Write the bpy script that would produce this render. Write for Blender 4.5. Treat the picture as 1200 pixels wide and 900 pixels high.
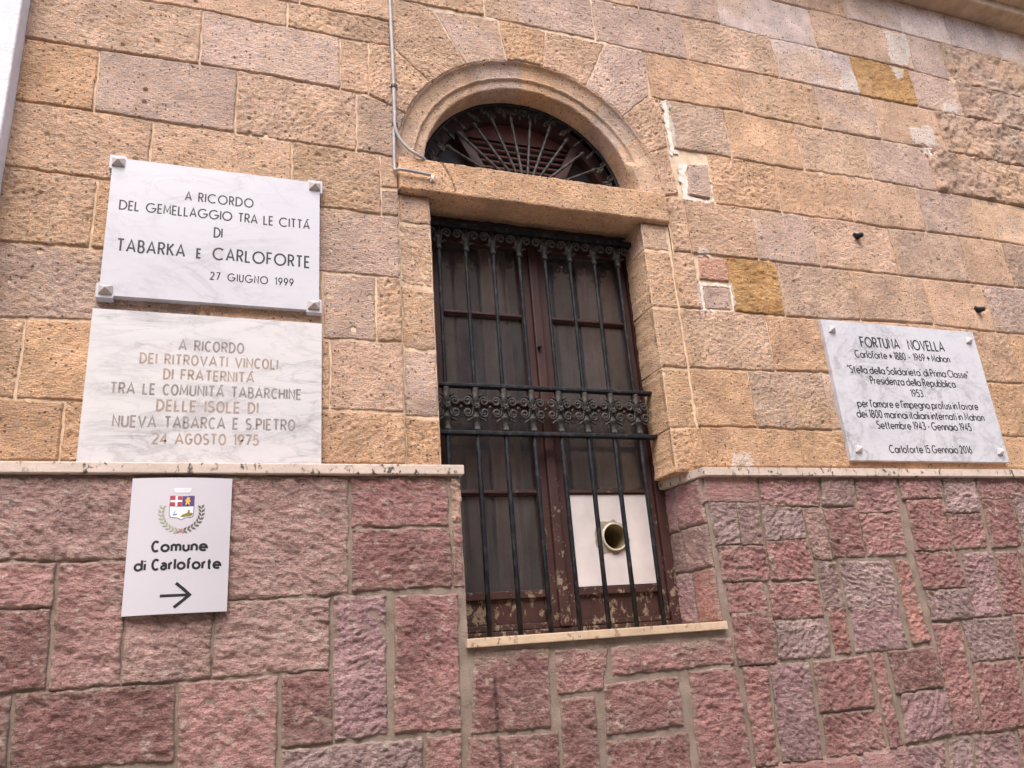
import bpy, bmesh, math, random
import numpy as np
from mathutils import Matrix, Vector

# ------------------------------------------------------------------ camera, light, exposure
scene = bpy.context.scene
for o in list(bpy.data.objects):
    bpy.data.objects.remove(o)
COL = scene.collection
GROUND = -1.55            # the eye is the origin; the street is 1.55 m below it

def camera_axes(yaw, pitch, roll):
    cy, sy, cp, sp, cr, sr = math.cos(yaw), math.sin(yaw), math.cos(pitch), math.sin(pitch), math.cos(roll), math.sin(roll)
    f = Vector((sy * cp, cy * cp, sp)); r = Vector((cy, -sy, 0)); u = r.cross(f)
    return cr * r + sr * u, -sr * r + cr * u, f

r_, u_, f_ = camera_axes(0.36568298, 0.33071207, -0.078154578)
cam = bpy.data.cameras.new('camera'); camo = bpy.data.objects.new('camera', cam); COL.objects.link(camo)
camo.matrix_world = Matrix(((r_.x, u_.x, -f_.x, 0), (r_.y, u_.y, -f_.y, -2.5), (r_.z, u_.z, -f_.z, 0), (0, 0, 0, 1)))
cam.sensor_width = 36; cam.sensor_fit = 'HORIZONTAL'; cam.lens = 926.08 / 1200 * 36
cam.clip_start = 0.05; cam.clip_end = 500
scene.camera = camo

SUN_EL, SUN_AZ = 56, 200          # soft light of an open-shade street, from above and a little from the left
world = bpy.data.worlds.new('World'); scene.world = world; world.use_nodes = True
wn = world.node_tree
sky = wn.nodes.new('ShaderNodeTexSky'); sky.sky_type = 'NISHITA'; sky.sun_disc = False
sky.sun_elevation = math.radians(SUN_EL); sky.sun_rotation = math.radians(SUN_AZ)
sky.dust_density = 3.0
bg = wn.nodes['Background']; bg.inputs[1].default_value = 0.15
wn.links.new(sky.outputs[0], bg.inputs[0])
sun = bpy.data.lights.new('sun', 'SUN'); suno = bpy.data.objects.new('sun', sun); COL.objects.link(suno)
sun.energy = 1.5; sun.angle = math.radians(45); sun.color = (1.0, 0.96, 0.91)
ax, el = math.radians(-22), math.radians(SUN_EL)   # light comes from (x<0, y<0, up)
dirv = Vector((math.sin(ax) * math.cos(el), -math.cos(ax) * math.cos(el), math.sin(el)))
suno.rotation_euler = dirv.to_track_quat('Z', 'Y').to_euler()
suno.location = dirv * 20
scene.view_settings.view_transform = 'Standard'
scene.view_settings.look = 'None'; scene.view_settings.gamma = 1
scene.view_settings.exposure = 1.27
scene.render.resolution_x, scene.render.resolution_y = 1024, 768

# ------------------------------------------------------------------ measured layout (metres on the wall)
SANDSTONES = [
('T',[(-0.74,2.45),(0.155,2.45)],[(-0.74,2.321),(-0.709,2.321),(-0.367,2.321),(-0.147,2.331),(0.042,2.323),(0.155,2.327)]),
('T',[(0.155,2.45),(0.59,2.45)],[(0.155,2.327),(0.359,2.322),(0.533,2.325),(0.59,2.325)]),
('t',[(-0.74,2.321),(-0.709,2.321),(-0.367,2.321),(-0.144,2.331)],[(-0.74,2.074),(-0.682,2.074),(-0.469,2.075),(-0.144,2.084)]),
('P',[(-0.144,2.331),(0.042,2.323),(0.157,2.327),(0.355,2.322)],[(-0.144,2.084),(0.049,2.088),(0.355,2.079)]),
('T',[(0.355,2.322),(0.465,2.324)],[(0.355,2.079),(0.465,2.076)]),
('O',[(-0.74,2.074),(-0.682,2.074),(-0.463,2.075)],[(-0.74,1.82),(-0.695,1.82),(-0.463,1.82)]),
('P',[(-0.463,2.075),(-0.141,2.084),(-0.013,2.087)],[(-0.463,1.82),(-0.013,1.814)]),
('p',[(-0.013,2.087),(0.049,2.088),(0.358,2.079),(0.415,2.077)],[(-0.013,1.814),(0.057,1.813),(0.415,1.811)]),
('T',[(-0.74,1.82),(-0.695,1.82),(-0.46,1.82),(-0.277,1.818)],[(-0.74,1.571),(-0.701,1.571),(-0.438,1.564),(-0.277,1.562)]),
('T',[(-0.277,1.818),(0.057,1.813),(0.183,1.812)],[(-0.277,1.562),(0.183,1.557)]),
('T',[(0.183,1.812),(0.404,1.811),(0.502,1.809)],[(0.183,1.557),(0.281,1.556),(0.502,1.552)]),
('G',[(0.503,1.664),(0.566,1.664)],[(0.501,1.552),(0.566,1.553)]),
('T',[(0.502,1.809),(0.566,1.808)],[(0.5,1.672),(0.566,1.672)]),
('T',[(-0.74,1.571),(-0.701,1.571),(-0.427,1.564)],[(-0.74,1.305),(-0.67,1.305),(-0.427,1.311)]),
('O',[(-0.427,1.564),(0.02,1.559)],[(-0.427,1.311),(0.02,1.305)]),
('P',[(0.02,1.559),(0.281,1.556),(0.494,1.552),(0.566,1.553)],[(0.02,1.305),(0.283,1.301),(0.566,1.3)]),
('P',[(-0.74,1.305),(-0.67,1.305),(-0.427,1.311),(-0.1,1.306)],[(-0.74,1.055),(-0.641,1.055),(-0.405,1.062),(-0.1,1.056)]),
('T',[(-0.1,1.306),(0.292,1.301)],[(-0.1,1.056),(0.292,1.049)]),
('P',[(0.292,1.301),(0.476,1.3)],[(0.292,1.049),(0.476,1.053)]),
('T',[(0.476,1.3),(0.566,1.3)],[(0.476,1.053),(0.566,1.055)]),
('T',[(-0.74,1.055),(-0.641,1.055),(-0.574,1.057)],[(-0.74,0.804),(-0.611,0.804),(-0.574,0.804)]),
('O',[(-0.574,1.057),(-0.405,1.062),(0.1,1.053)],[(-0.574,0.804),(-0.391,0.802),(0.1,0.801)]),
('T',[(0.1,1.053),(0.29,1.049),(0.318,1.05)],[(0.1,0.801),(0.318,0.801)]),
('p',[(0.318,1.05),(0.566,1.055)],[(0.318,0.801),(0.566,0.798)]),
('O',[(-0.74,0.804),(-0.611,0.804),(-0.445,0.802)],[(-0.74,0.619),(-0.589,0.619),(-0.445,0.619)]),
('O',[(-0.445,0.802),(-0.391,0.802),(0.05,0.801)],[(-0.445,0.619),(0.05,0.619)]),
('o',[(0.05,0.801),(0.312,0.801),(0.566,0.798)],[(0.05,0.619),(0.566,0.619)]),
('G',[(0.414,1.812),(0.415,1.934),(0.416,2.063),(0.478,2.064)],[(0.566,1.808),(0.566,1.84),(0.57,1.875),(0.576,1.91),(0.584,1.945),(0.593,1.979),(0.605,2.012)]),
('T',[(0.462,2.076),(0.464,2.202),(0.466,2.326),(0.55,2.325)],[(0.605,2.012),(0.619,2.043),(0.634,2.073),(0.651,2.102),(0.669,2.13),(0.689,2.157),(0.711,2.183)]),
('T',[(0.567,2.321),(0.554,2.454),(0.557,2.601),(0.739,2.559)],[(0.711,2.183),(0.734,2.207),(0.758,2.229),(0.783,2.251),(0.809,2.27),(0.837,2.288),(0.865,2.305)]),
('P',[(0.739,2.559),(1.025,2.577)],[(0.865,2.305),(0.894,2.32),(0.923,2.332),(0.953,2.344),(0.983,2.353),(1.015,2.361),(1.046,2.367)]),
('O',[(1.025,2.577),(1.242,2.57)],[(1.046,2.367),(1.074,2.371),(1.102,2.374),(1.13,2.375),(1.158,2.375),(1.186,2.373),(1.214,2.37)]),
('T',[(1.242,2.57),(1.533,2.573)],[(1.214,2.37),(1.248,2.365),(1.281,2.357),(1.314,2.348),(1.346,2.337),(1.377,2.324),(1.408,2.309)]),
('P',[(1.533,2.573),(1.742,2.568),(1.719,2.326)],[(1.408,2.309),(1.438,2.292),(1.466,2.273),(1.494,2.253),(1.52,2.231),(1.545,2.208),(1.569,2.183)]),
('T',[(1.719,2.326),(1.783,2.315),(1.774,2.064)],[(1.569,2.183),(1.59,2.157),(1.61,2.131),(1.629,2.103),(1.645,2.074),(1.66,2.044),(1.674,2.014)]),
('T',[(1.773,2.054),(1.779,1.985),(1.791,1.823)],[(1.674,2.014),(1.712,1.87),(1.715,1.808)]),
('T',[(3.0,3.32),(2.569,3.32)],[(3.0,3.093),(2.569,3.093)]),
('T',[(2.569,3.32),(3.05,3.32)],[(2.569,3.093),(3.05,3.093)]),
('W',[(3.05,3.32),(3.426,3.32)],[(3.05,3.093),(3.426,3.088)]),
('W',[(3.426,3.32),(3.483,3.32),(3.79,3.32)],[(3.426,3.088),(3.79,3.083)]),
('W',[(3.79,3.32),(4.169,3.32)],[(3.79,3.083),(4.169,3.072)]),
('W',[(4.169,3.32),(4.44,3.32),(5.6,3.32)],[(4.169,3.072),(4.348,3.067),(5.6,3.067)]),
('T',[(0.59,3.093),(1.15,3.093)],[(0.59,2.821),(1.15,2.821)]),
('T',[(1.15,3.093),(1.3,3.093),(1.742,3.093)],[(1.15,2.821),(1.547,2.821),(1.742,2.827)]),
('P',[(1.742,3.093),(2.198,3.093)],[(1.742,2.827),(2.198,2.844)]),
('W',[(2.198,3.093),(2.556,3.093),(2.783,3.093)],[(2.198,2.844),(2.473,2.831),(2.783,2.837)]),
('t',[(2.783,3.093),(3.054,3.093),(3.438,3.088)],[(2.783,2.837),(3.373,2.833),(3.438,2.831)]),
('g',[(3.438,3.088),(3.686,3.084)],[(3.438,2.831),(3.686,2.823)]),
('E',[(3.686,3.084),(3.782,3.083),(4.348,3.067),(5.6,3.067)],[(3.686,2.823),(3.831,2.816),(4.249,2.818),(5.6,2.818)]),
('T',[(0.59,2.821),(0.963,2.821)],[(0.59,2.571),(0.963,2.583)]),
('P',[(0.963,2.821),(1.488,2.821)],[(0.963,2.583),(1.029,2.578),(1.488,2.585)]),
('P',[(1.488,2.821),(1.547,2.821),(1.743,2.827),(1.972,2.836)],[(1.488,2.58),(1.742,2.573),(1.972,2.577)]),
('t',[(1.972,2.836),(2.199,2.844),(2.486,2.831)],[(1.972,2.577),(2.222,2.581),(2.486,2.584)]),
('V',[(2.486,2.831),(2.776,2.837),(2.988,2.836)],[(2.486,2.584),(2.988,2.581)]),
('Q',[(2.988,2.836),(3.386,2.833)],[(2.988,2.581),(3.386,2.588)]),
('P',[(3.386,2.833),(3.676,2.823),(3.717,2.821)],[(3.386,2.588),(3.717,2.58)]),
('E',[(3.717,2.821),(3.831,2.816),(4.249,2.818),(5.6,2.818)],[(3.717,2.58),(4.15,2.566),(5.6,2.566)]),
('o',[(1.732,2.573),(2.23,2.581)],[(1.732,2.316),(1.828,2.32),(2.23,2.334)]),
('T',[(2.23,2.581),(2.496,2.584),(2.689,2.583)],[(2.23,2.334),(2.364,2.323),(2.689,2.323)]),
('P',[(2.689,2.583),(2.984,2.581),(3.064,2.582)],[(2.689,2.323),(2.94,2.323),(3.064,2.324)]),
('T',[(3.064,2.582),(3.374,2.588),(3.496,2.585)],[(3.064,2.324),(3.467,2.326),(3.496,2.326)]),
('E',[(3.496,2.585),(3.705,2.58),(4.15,2.566),(5.6,2.566)],[(3.496,2.326),(3.738,2.323),(4.051,2.314),(5.6,2.314)]),
('G',[(1.804,2.319),(1.828,2.32),(2.112,2.331)],[(1.804,2.061),(1.839,2.061),(2.112,2.063)]),
('o',[(2.112,2.331),(2.221,2.335),(2.364,2.323),(2.516,2.323)],[(2.112,2.063),(2.354,2.055),(2.516,2.059)]),
('t',[(2.516,2.323),(2.933,2.323)],[(2.516,2.059),(2.912,2.07),(2.933,2.069)]),
('P',[(2.933,2.323),(3.346,2.325)],[(2.933,2.069),(3.193,2.063),(3.346,2.063)]),
('E',[(3.346,2.325),(3.467,2.326),(3.738,2.323),(4.051,2.314),(5.6,2.314)],[(3.346,2.063),(3.566,2.062),(3.948,2.053),(5.6,2.053)]),
('o',[(1.977,2.062),(2.121,2.063),(2.331,2.056)],[(1.977,1.803),(2.331,1.805)]),
('o',[(2.331,2.056),(2.354,2.055),(2.75,2.066)],[(2.331,1.805),(2.75,1.811)]),
('T',[(2.75,2.066),(2.912,2.07),(3.193,2.063)],[(2.75,1.811),(2.889,1.801),(3.193,1.812)]),
('P',[(3.193,2.063),(3.562,2.062)],[(3.193,1.812),(3.562,1.816)]),
('S',[(3.562,2.062),(3.948,2.053),(5.6,2.053)],[(3.562,1.816),(3.852,1.811),(5.6,1.811)]),
('g',[(1.866,1.99),(1.969,1.998)],[(1.838,1.825),(1.954,1.82)]),
('T',[(1.723,1.806),(1.813,1.805)],[(1.723,1.537),(1.813,1.54)]),
('T',[(1.813,1.805),(1.981,1.803),(2.154,1.804)],[(1.813,1.54),(1.912,1.543),(2.154,1.544)]),
('P',[(2.154,1.804),(2.322,1.805),(2.485,1.807)],[(2.154,1.544),(2.485,1.546)]),
('p',[(2.485,1.807),(2.748,1.811),(2.889,1.801),(2.94,1.803)],[(2.485,1.546),(2.851,1.548),(2.94,1.548)]),
('G',[(2.94,1.803),(3.213,1.813),(3.395,1.815)],[(2.94,1.548),(3.075,1.548),(3.395,1.551)]),
('T',[(3.395,1.815),(3.555,1.816),(3.691,1.814)],[(3.395,1.551),(3.662,1.553),(3.691,1.553)]),
('G',[(3.691,1.814),(3.852,1.811),(5.6,1.811)],[(3.691,1.553),(5.6,1.553)]),
('T',[(1.712,1.537),(1.817,1.54)],[(1.712,1.283),(1.817,1.284)]),
('Q',[(1.975,1.543),(2.151,1.544),(2.233,1.544)],[(1.975,1.285),(2.14,1.283),(2.233,1.283)]),
('G',[(2.233,1.544),(2.641,1.547)],[(2.233,1.283),(2.408,1.284),(2.641,1.298)]),
('t',[(2.641,1.547),(2.851,1.548),(3.075,1.548)],[(2.641,1.298),(3.05,1.308),(3.075,1.307)]),
('T',[(3.075,1.548),(3.386,1.551),(3.468,1.552)],[(3.075,1.307),(3.468,1.295)]),
('g',[(3.468,1.552),(3.662,1.553),(5.6,1.553)],[(3.468,1.295),(3.65,1.298),(5.6,1.298)]),
('R',[(1.842,1.527),(1.983,1.534)],[(1.827,1.418),(1.974,1.42)]),
('g',[(1.839,1.391),(1.969,1.396)],[(1.828,1.286),(1.961,1.289)]),
('t',[(1.712,1.283),(1.969,1.285),(2.125,1.283)],[(1.712,1.02),(1.777,1.021),(2.0,1.025),(2.125,1.028)]),
('o',[(2.125,1.283),(2.408,1.284),(2.517,1.291)],[(2.125,1.028),(2.414,1.035),(2.517,1.035)]),
('T',[(2.517,1.291),(2.632,1.298),(2.982,1.306)],[(2.517,1.035),(2.982,1.035)]),
('T',[(2.982,1.306),(3.05,1.308),(3.478,1.295),(3.545,1.296)],[(2.982,1.035),(3.327,1.035),(3.545,1.037)]),
('O',[(3.545,1.296),(3.65,1.298),(5.6,1.298)],[(3.545,1.037),(5.6,1.037)]),
('O',[(1.712,1.02),(1.777,1.021),(1.983,1.025)],[(1.712,0.778),(1.851,0.783),(1.983,0.781)]),
('G',[(1.983,1.025),(2.358,1.034)],[(1.983,0.781),(2.185,0.777),(2.358,0.781)]),
('P',[(2.358,1.034),(2.414,1.035),(2.577,1.035)],[(2.358,0.781),(2.416,0.783),(2.577,0.782)]),
('T',[(2.577,1.035),(3.067,1.035)],[(2.577,0.782),(3.067,0.777)]),
('O',[(3.067,1.035),(3.327,1.035),(3.547,1.037),(5.6,1.037)],[(3.067,0.777),(3.389,0.774),(5.6,0.774)]),
('O',[(1.66,0.776),(1.721,0.778)],[(1.66,0.617),(1.721,0.617)]),
('O',[(1.721,0.778),(1.851,0.783),(2.175,0.777)],[(1.721,0.617),(2.175,0.619)]),
('O',[(2.175,0.777),(2.416,0.783),(2.571,0.782)],[(2.175,0.619),(2.571,0.62)]),
('O',[(2.571,0.782),(3.034,0.777)],[(2.571,0.62),(3.034,0.621)]),
('O',[(3.034,0.777),(3.389,0.774),(5.6,0.774)],[(3.034,0.621),(3.384,0.622),(5.6,0.622)]),
('T',[(-0.74,2.62),(-0.331,2.62)],[(-0.74,2.45),(-0.331,2.45)]),
('t',[(-0.331,2.62),(0.199,2.62)],[(-0.331,2.45),(0.199,2.45)]),
('T',[(0.199,2.62),(0.585,2.62)],[(0.199,2.45),(0.585,2.45)]),
('O',[(-0.74,2.86),(-0.385,2.86)],[(-0.74,2.62),(-0.385,2.62)]),
('T',[(-0.385,2.86),(0.194,2.86)],[(-0.385,2.62),(0.194,2.62)]),
('O',[(0.194,2.86),(0.585,2.86)],[(0.194,2.62),(0.585,2.62)]),
('T',[(-0.74,3.09),(-0.3,3.09)],[(-0.74,2.86),(-0.3,2.86)]),
('P',[(-0.3,3.09),(0.257,3.09)],[(-0.3,2.86),(0.257,2.86)]),
('T',[(0.257,3.09),(0.585,3.09)],[(0.257,2.86),(0.585,2.86)]),
('P',[(-0.74,3.32),(-0.183,3.32)],[(-0.74,3.09),(-0.183,3.09)]),
('T',[(-0.183,3.32),(0.367,3.32)],[(-0.183,3.09),(0.367,3.09)]),
('P',[(0.367,3.32),(0.759,3.32)],[(0.367,3.09),(0.759,3.09)]),
('P',[(0.759,3.32),(1.265,3.32)],[(0.759,3.09),(1.265,3.09)]),
('O',[(1.265,3.32),(1.637,3.32)],[(1.265,3.09),(1.637,3.09)]),
('t',[(1.637,3.32),(2.071,3.32)],[(1.637,3.09),(2.071,3.09)]),
('T',[(2.071,3.32),(2.548,3.32)],[(2.071,3.09),(2.548,3.09)]),
('P',[(2.548,3.32),(3.0,3.32)],[(2.548,3.09),(3.0,3.09)]),
]
JAMB_LEFT = [
('p',[(0.568,1.664),(0.69,1.664)],[(0.568,1.541),(0.69,1.541)]),
('p',[(0.568,1.541),(0.69,1.541)],[(0.568,1.284),(0.69,1.284)]),
('T',[(0.568,1.284),(0.69,1.284)],[(0.568,1.036),(0.69,1.036)]),
('P',[(0.568,1.036),(0.69,1.036)],[(0.568,0.79),(0.69,0.79)]),
('O',[(0.568,0.79),(0.69,0.79)],[(0.568,0.604),(0.69,0.604)]),
]
JAMB_RIGHT = [
('P',[(1.585,1.664),(1.708,1.664)],[(1.585,1.537),(1.708,1.537)]),
('T',[(1.585,1.537),(1.708,1.537)],[(1.585,1.278),(1.708,1.278)]),
('T',[(1.585,1.278),(1.708,1.278)],[(1.585,1.017),(1.708,1.017)]),
('O',[(1.585,1.017),(1.708,1.017)],[(1.585,0.771),(1.708,0.771)]),
('O',[(1.585,0.771),(1.708,0.771)],[(1.585,0.604),(1.708,0.604)]),
]
PINKSTONES = [
('m',[(-0.693,0.565),(-0.136,0.567)],[(-0.663,0.341),(-0.124,0.33)]),
('m',[(-0.129,0.567),(0.366,0.568)],[(-0.11,0.208),(0.366,0.212)]),
('n',[(-0.662,0.334),(-0.413,0.328)],[(-0.647,0.216),(-0.412,0.214)]),
('d',[(-0.646,0.211),(-0.415,0.208)],[(-0.619,0.009),(-0.407,0.008)]),
('n',[(-0.405,0.328),(-0.24,0.327)],[(-0.4,0.005),(-0.236,0.006)]),
('m',[(-0.233,0.325),(-0.124,0.326)],[(-0.233,0.212),(-0.119,0.209)]),
('m',[(-0.234,0.205),(-0.012,0.203)],[(-0.232,0.006),(-0.011,0.006)]),
('m',[(-0.005,0.205),(0.313,0.202)],[(-0.007,0.005),(0.311,0.002)]),
('d',[(-0.618,-0.003),(-0.484,-0.002)],[(-0.595,-0.174),(-0.473,-0.179)]),
('d',[(-0.475,0.001),(-0.097,-0.003)],[(-0.467,-0.177),(-0.092,-0.195)]),
('n',[(-0.089,-0.001),(0.167,-0.004)],[(-0.081,-0.273),(0.169,-0.292)]),
('d',[(0.176,-0.002),(0.316,-0.001)],[(0.18,-0.19),(0.318,-0.187)]),
('x',[(0.323,0.204),(0.479,0.204)],[(0.323,-0.185),(0.473,-0.184)]),
('r',[(0.505,0.2),(0.702,0.196)],[(0.495,-0.186),(0.694,-0.192)]),
('u',[(0.185,-0.197),(0.577,-0.204)],[(0.185,-0.325),(0.571,-0.361)]),
('r',[(0.587,-0.205),(0.693,-0.206)],[(0.581,-0.363),(0.687,-0.364)]),
('r',[(0.376,0.569),(0.687,0.569)],[(0.375,0.411),(0.685,0.41)]),
('d',[(0.378,0.403),(0.687,0.402)],[(0.376,0.219),(0.684,0.223)]),
('c',[(0.701,0.564),(0.733,0.564)],[(0.696,0.421),(0.731,0.42)]),
('r',[(0.696,0.416),(0.73,0.415)],[(0.692,0.218),(0.725,0.216)]),
('d',[(0.75,0.026),(0.993,0.012)],[(0.725,-0.211),(0.98,-0.212)]),
('r',[(1.013,0.008),(1.203,0.003)],[(1.009,-0.124),(1.166,-0.122)]),
('r',[(1.215,0.002),(1.681,0.005)],[(1.208,-0.084),(1.675,-0.079)]),
('d',[(1.019,-0.137),(1.137,-0.14)],[(1.006,-0.379),(1.129,-0.382)]),
('d',[(1.174,-0.107),(1.449,-0.102)],[(1.165,-0.255),(1.443,-0.254)]),
('d',[(1.159,-0.276),(1.456,-0.276)],[(1.15,-0.419),(1.449,-0.431)]),
('d',[(0.714,-0.222),(1.001,-0.231)],[(0.705,-0.373),(0.994,-0.389)]),
('r',[(1.49,-0.092),(1.679,-0.093)],[(1.479,-0.439),(1.68,-0.445)]),
('s',[(1.675,0.573),(1.902,0.573)],[(1.656,0.483),(1.891,0.482)]),
('w',[(1.914,0.573),(2.191,0.574)],[(1.9,0.469),(2.175,0.46)]),
('v',[(2.203,0.574),(2.359,0.575)],[(2.188,0.463),(2.343,0.465)]),
('w',[(2.372,0.575),(2.579,0.575)],[(2.355,0.431),(2.56,0.435)]),
('w',[(2.597,0.575),(2.824,0.576)],[(2.593,0.487),(2.81,0.493)]),
('u',[(2.838,0.576),(3.012,0.577)],[(2.812,0.429),(2.999,0.43)]),
('w',[(3.027,0.577),(3.527,0.574)],[(3.018,0.484),(3.522,0.485)]),
('u',[(1.672,0.474),(1.787,0.473)],[(1.678,0.325),(1.78,0.326)]),
('v',[(1.794,0.473),(1.889,0.472)],[(1.787,0.322),(1.88,0.323)]),
('u',[(1.898,0.462),(2.08,0.451)],[(1.899,0.338),(2.077,0.337)]),
('m',[(2.087,0.447),(2.18,0.446)],[(2.094,0.26),(2.178,0.261)]),
('d',[(2.188,0.446),(2.348,0.451)],[(2.187,0.267),(2.343,0.266)]),
('r',[(2.352,0.421),(2.557,0.425)],[(2.355,0.265),(2.549,0.269)]),
('r',[(2.611,0.473),(2.801,0.479)],[(2.6,0.278),(2.79,0.279)]),
('r',[(2.808,0.415),(2.998,0.416)],[(2.808,0.279),(2.989,0.285)]),
('d',[(3.029,0.473),(3.194,0.476)],[(3.012,0.28),(3.186,0.287)]),
('u',[(3.209,0.476),(3.487,0.478)],[(3.198,0.279),(3.485,0.286)]),
('r',[(1.683,0.313),(1.885,0.31)],[(1.683,0.199),(1.883,0.194)]),
('r',[(1.897,0.329),(2.078,0.328)],[(1.89,0.194),(2.085,0.192)]),
('r',[(1.691,0.184),(1.85,0.183)],[(1.69,0.087),(1.852,0.085)]),
('r',[(1.871,0.173),(2.089,0.176)],[(1.868,0.057),(2.091,0.057)]),
('v',[(2.11,0.247),(2.194,0.245)],[(2.104,0.081),(2.195,0.082)]),
('u',[(2.213,0.241),(2.458,0.239)],[(2.206,0.078),(2.452,0.075)]),
('k',[(2.479,0.238),(2.545,0.243)],[(2.477,-0.063),(2.563,-0.06)]),
('r',[(2.587,0.265),(2.812,0.262)],[(2.593,0.13),(2.817,0.13)]),
('u',[(2.601,0.113),(2.813,0.12)],[(2.598,0.011),(2.812,0.012)]),
('x',[(2.842,0.254),(3.003,0.256)],[(2.821,0.011),(2.971,0.016)]),
('r',[(3.021,0.252),(3.138,0.252)],[(2.984,0.015),(3.109,0.015)]),
('d',[(3.154,0.255),(3.393,0.256)],[(3.123,0.015),(3.368,0.016)]),
('d',[(1.696,0.081),(1.865,0.081)],[(1.691,-0.085),(1.851,-0.086)]),
('u',[(1.872,0.045),(2.094,0.039)],[(1.863,-0.078),(2.09,-0.082)]),
('k',[(2.115,0.077),(2.194,0.076)],[(2.11,-0.078),(2.184,-0.077)]),
('x',[(2.216,0.072),(2.437,0.07)],[(2.205,-0.076),(2.446,-0.08)]),
('r',[(2.596,-0.008),(2.732,-0.01)],[(2.58,-0.391),(2.711,-0.395)]),
('u',[(2.748,-0.004),(3.011,-0.003)],[(2.754,-0.15),(2.983,-0.148)]),
('r',[(2.75,-0.163),(2.98,-0.167)],[(2.724,-0.394),(2.938,-0.393)]),
('r',[(3.026,-0.0),(3.286,0.003)],[(2.997,-0.149),(3.251,-0.15)]),
('r',[(3.0,-0.165),(3.244,-0.166)],[(2.956,-0.392),(3.211,-0.401)]),
('r',[(1.706,-0.1),(1.801,-0.099)],[(1.699,-0.404),(1.784,-0.405)]),
('x',[(1.819,-0.1),(1.983,-0.104)],[(1.805,-0.402),(1.967,-0.409)]),
('r',[(2.005,-0.103),(2.25,-0.097)],[(1.996,-0.263),(2.239,-0.262)]),
('r',[(2.006,-0.28),(2.254,-0.28)],[(1.989,-0.406),(2.251,-0.409)]),
('r',[(2.267,-0.095),(2.324,-0.093)],[(2.268,-0.405),(2.324,-0.403)]),
('d',[(2.348,-0.091),(2.571,-0.088)],[(2.348,-0.231),(2.573,-0.222)]),
('x',[(2.369,-0.241),(2.581,-0.238)],[(2.341,-0.399),(2.565,-0.387)]),
('m',[(1.703,-0.417),(2.099,-0.423)],[(1.704,-0.523),(2.081,-0.544)]),
('x',[(2.114,-0.422),(2.518,-0.414)],[(2.096,-0.545),(2.484,-0.565)]),
('u',[(2.543,-0.414),(2.644,-0.412)],[(2.509,-0.562),(2.613,-0.56)]),
('x',[(2.665,-0.414),(2.875,-0.414)],[(2.635,-0.557),(2.852,-0.565)]),
('r',[(2.898,-0.414),(3.138,-0.416)],[(2.867,-0.561),(3.116,-0.565)]),
]
PLASTER_PATCHES = [
[(1.774,2.314),(1.824,2.324),(1.822,2.171),(1.822,2.036),(1.783,2.012),(1.779,2.118)],
[(3.276,3.069),(3.473,3.082),(3.435,2.955),(3.385,2.852),(3.263,2.842)],
[(3.245,2.822),(3.352,2.822),(3.317,2.748),(3.277,2.75)],
[(2.9,2.703),(2.986,2.732),(2.991,2.588),(2.854,2.586)],
[(3.262,2.433),(3.427,2.474),(3.448,2.339),(3.256,2.337)],
[(3.33,2.319),(3.377,2.322),(3.362,2.257)],
[(3.574,2.65),(3.68,2.654),(3.658,2.588),(3.555,2.59)],
[(1.808,1.981),(1.859,1.998),(1.838,1.821),(1.959,1.821),(1.967,1.989),(1.865,1.981),(1.859,1.998),(1.975,2.008),(1.973,1.806),(1.807,1.791)],
[(1.809,1.408),(1.986,1.417),(1.978,1.29),(1.817,1.269),(1.807,1.349)],
[(1.836,1.563),(1.901,1.554),(1.901,1.529),(1.845,1.523)],
[(1.833,0.669),(1.89,0.68),(1.931,0.647),(1.933,0.62),(1.823,0.619)],
[(1.444,0.578),(1.461,0.773),(1.58,0.759),(1.536,0.594)],
]
CX, CZ, R_OUT, R_IN = 1.14, 1.80, 0.575, 0.463      # arch over the window
YP = -0.04                                          # face of the pink plinth
YG, YF = 0.12, 0.20                                 # grille, window joinery

# ------------------------------------------------------------------ helpers
def new_obj(name, me, parent=None):
    o = bpy.data.objects.new(name, me); COL.objects.link(o)
    if parent: o.parent = parent
    return o
def thing(name, label, cat, group=None):
    o = bpy.data.objects.new(name, None); COL.objects.link(o); o.empty_display_size = 0.1
    o['label'] = label; o['category'] = cat
    if group: o['group'] = group
    return o
def tag(o, label, cat):
    o['label'] = label; o['category'] = cat; return o
def from_bm(name, bm, mat, parent=None, smooth=False):
    bmesh.ops.recalc_face_normals(bm, faces=bm.faces)
    me = bpy.data.meshes.new(name); bm.to_mesh(me); bm.free()
    for m in (mat if isinstance(mat, list) else [mat]): me.materials.append(m)
    if smooth:
        me.polygons.foreach_set('use_smooth', [True] * len(me.polygons))
    return new_obj(name, me, parent)
def box(bm, x0, x1, y0, y1, z0, z1, bev=0.0, seg=2):
    r = bmesh.ops.create_cube(bm, size=1.0)
    vs = r['verts']
    for v in vs:
        v.co = Vector(((x0 + x1) / 2 + v.co.x * (x1 - x0), (y0 + y1) / 2 + v.co.y * (y1 - y0), (z0 + z1) / 2 + v.co.z * (z1 - z0)))
    if bev > 0:
        es = list({e for v in vs for e in v.link_edges})
        bmesh.ops.bevel(bm, geom=es, offset=bev, segments=seg, affect='EDGES', profile=0.6)
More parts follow.
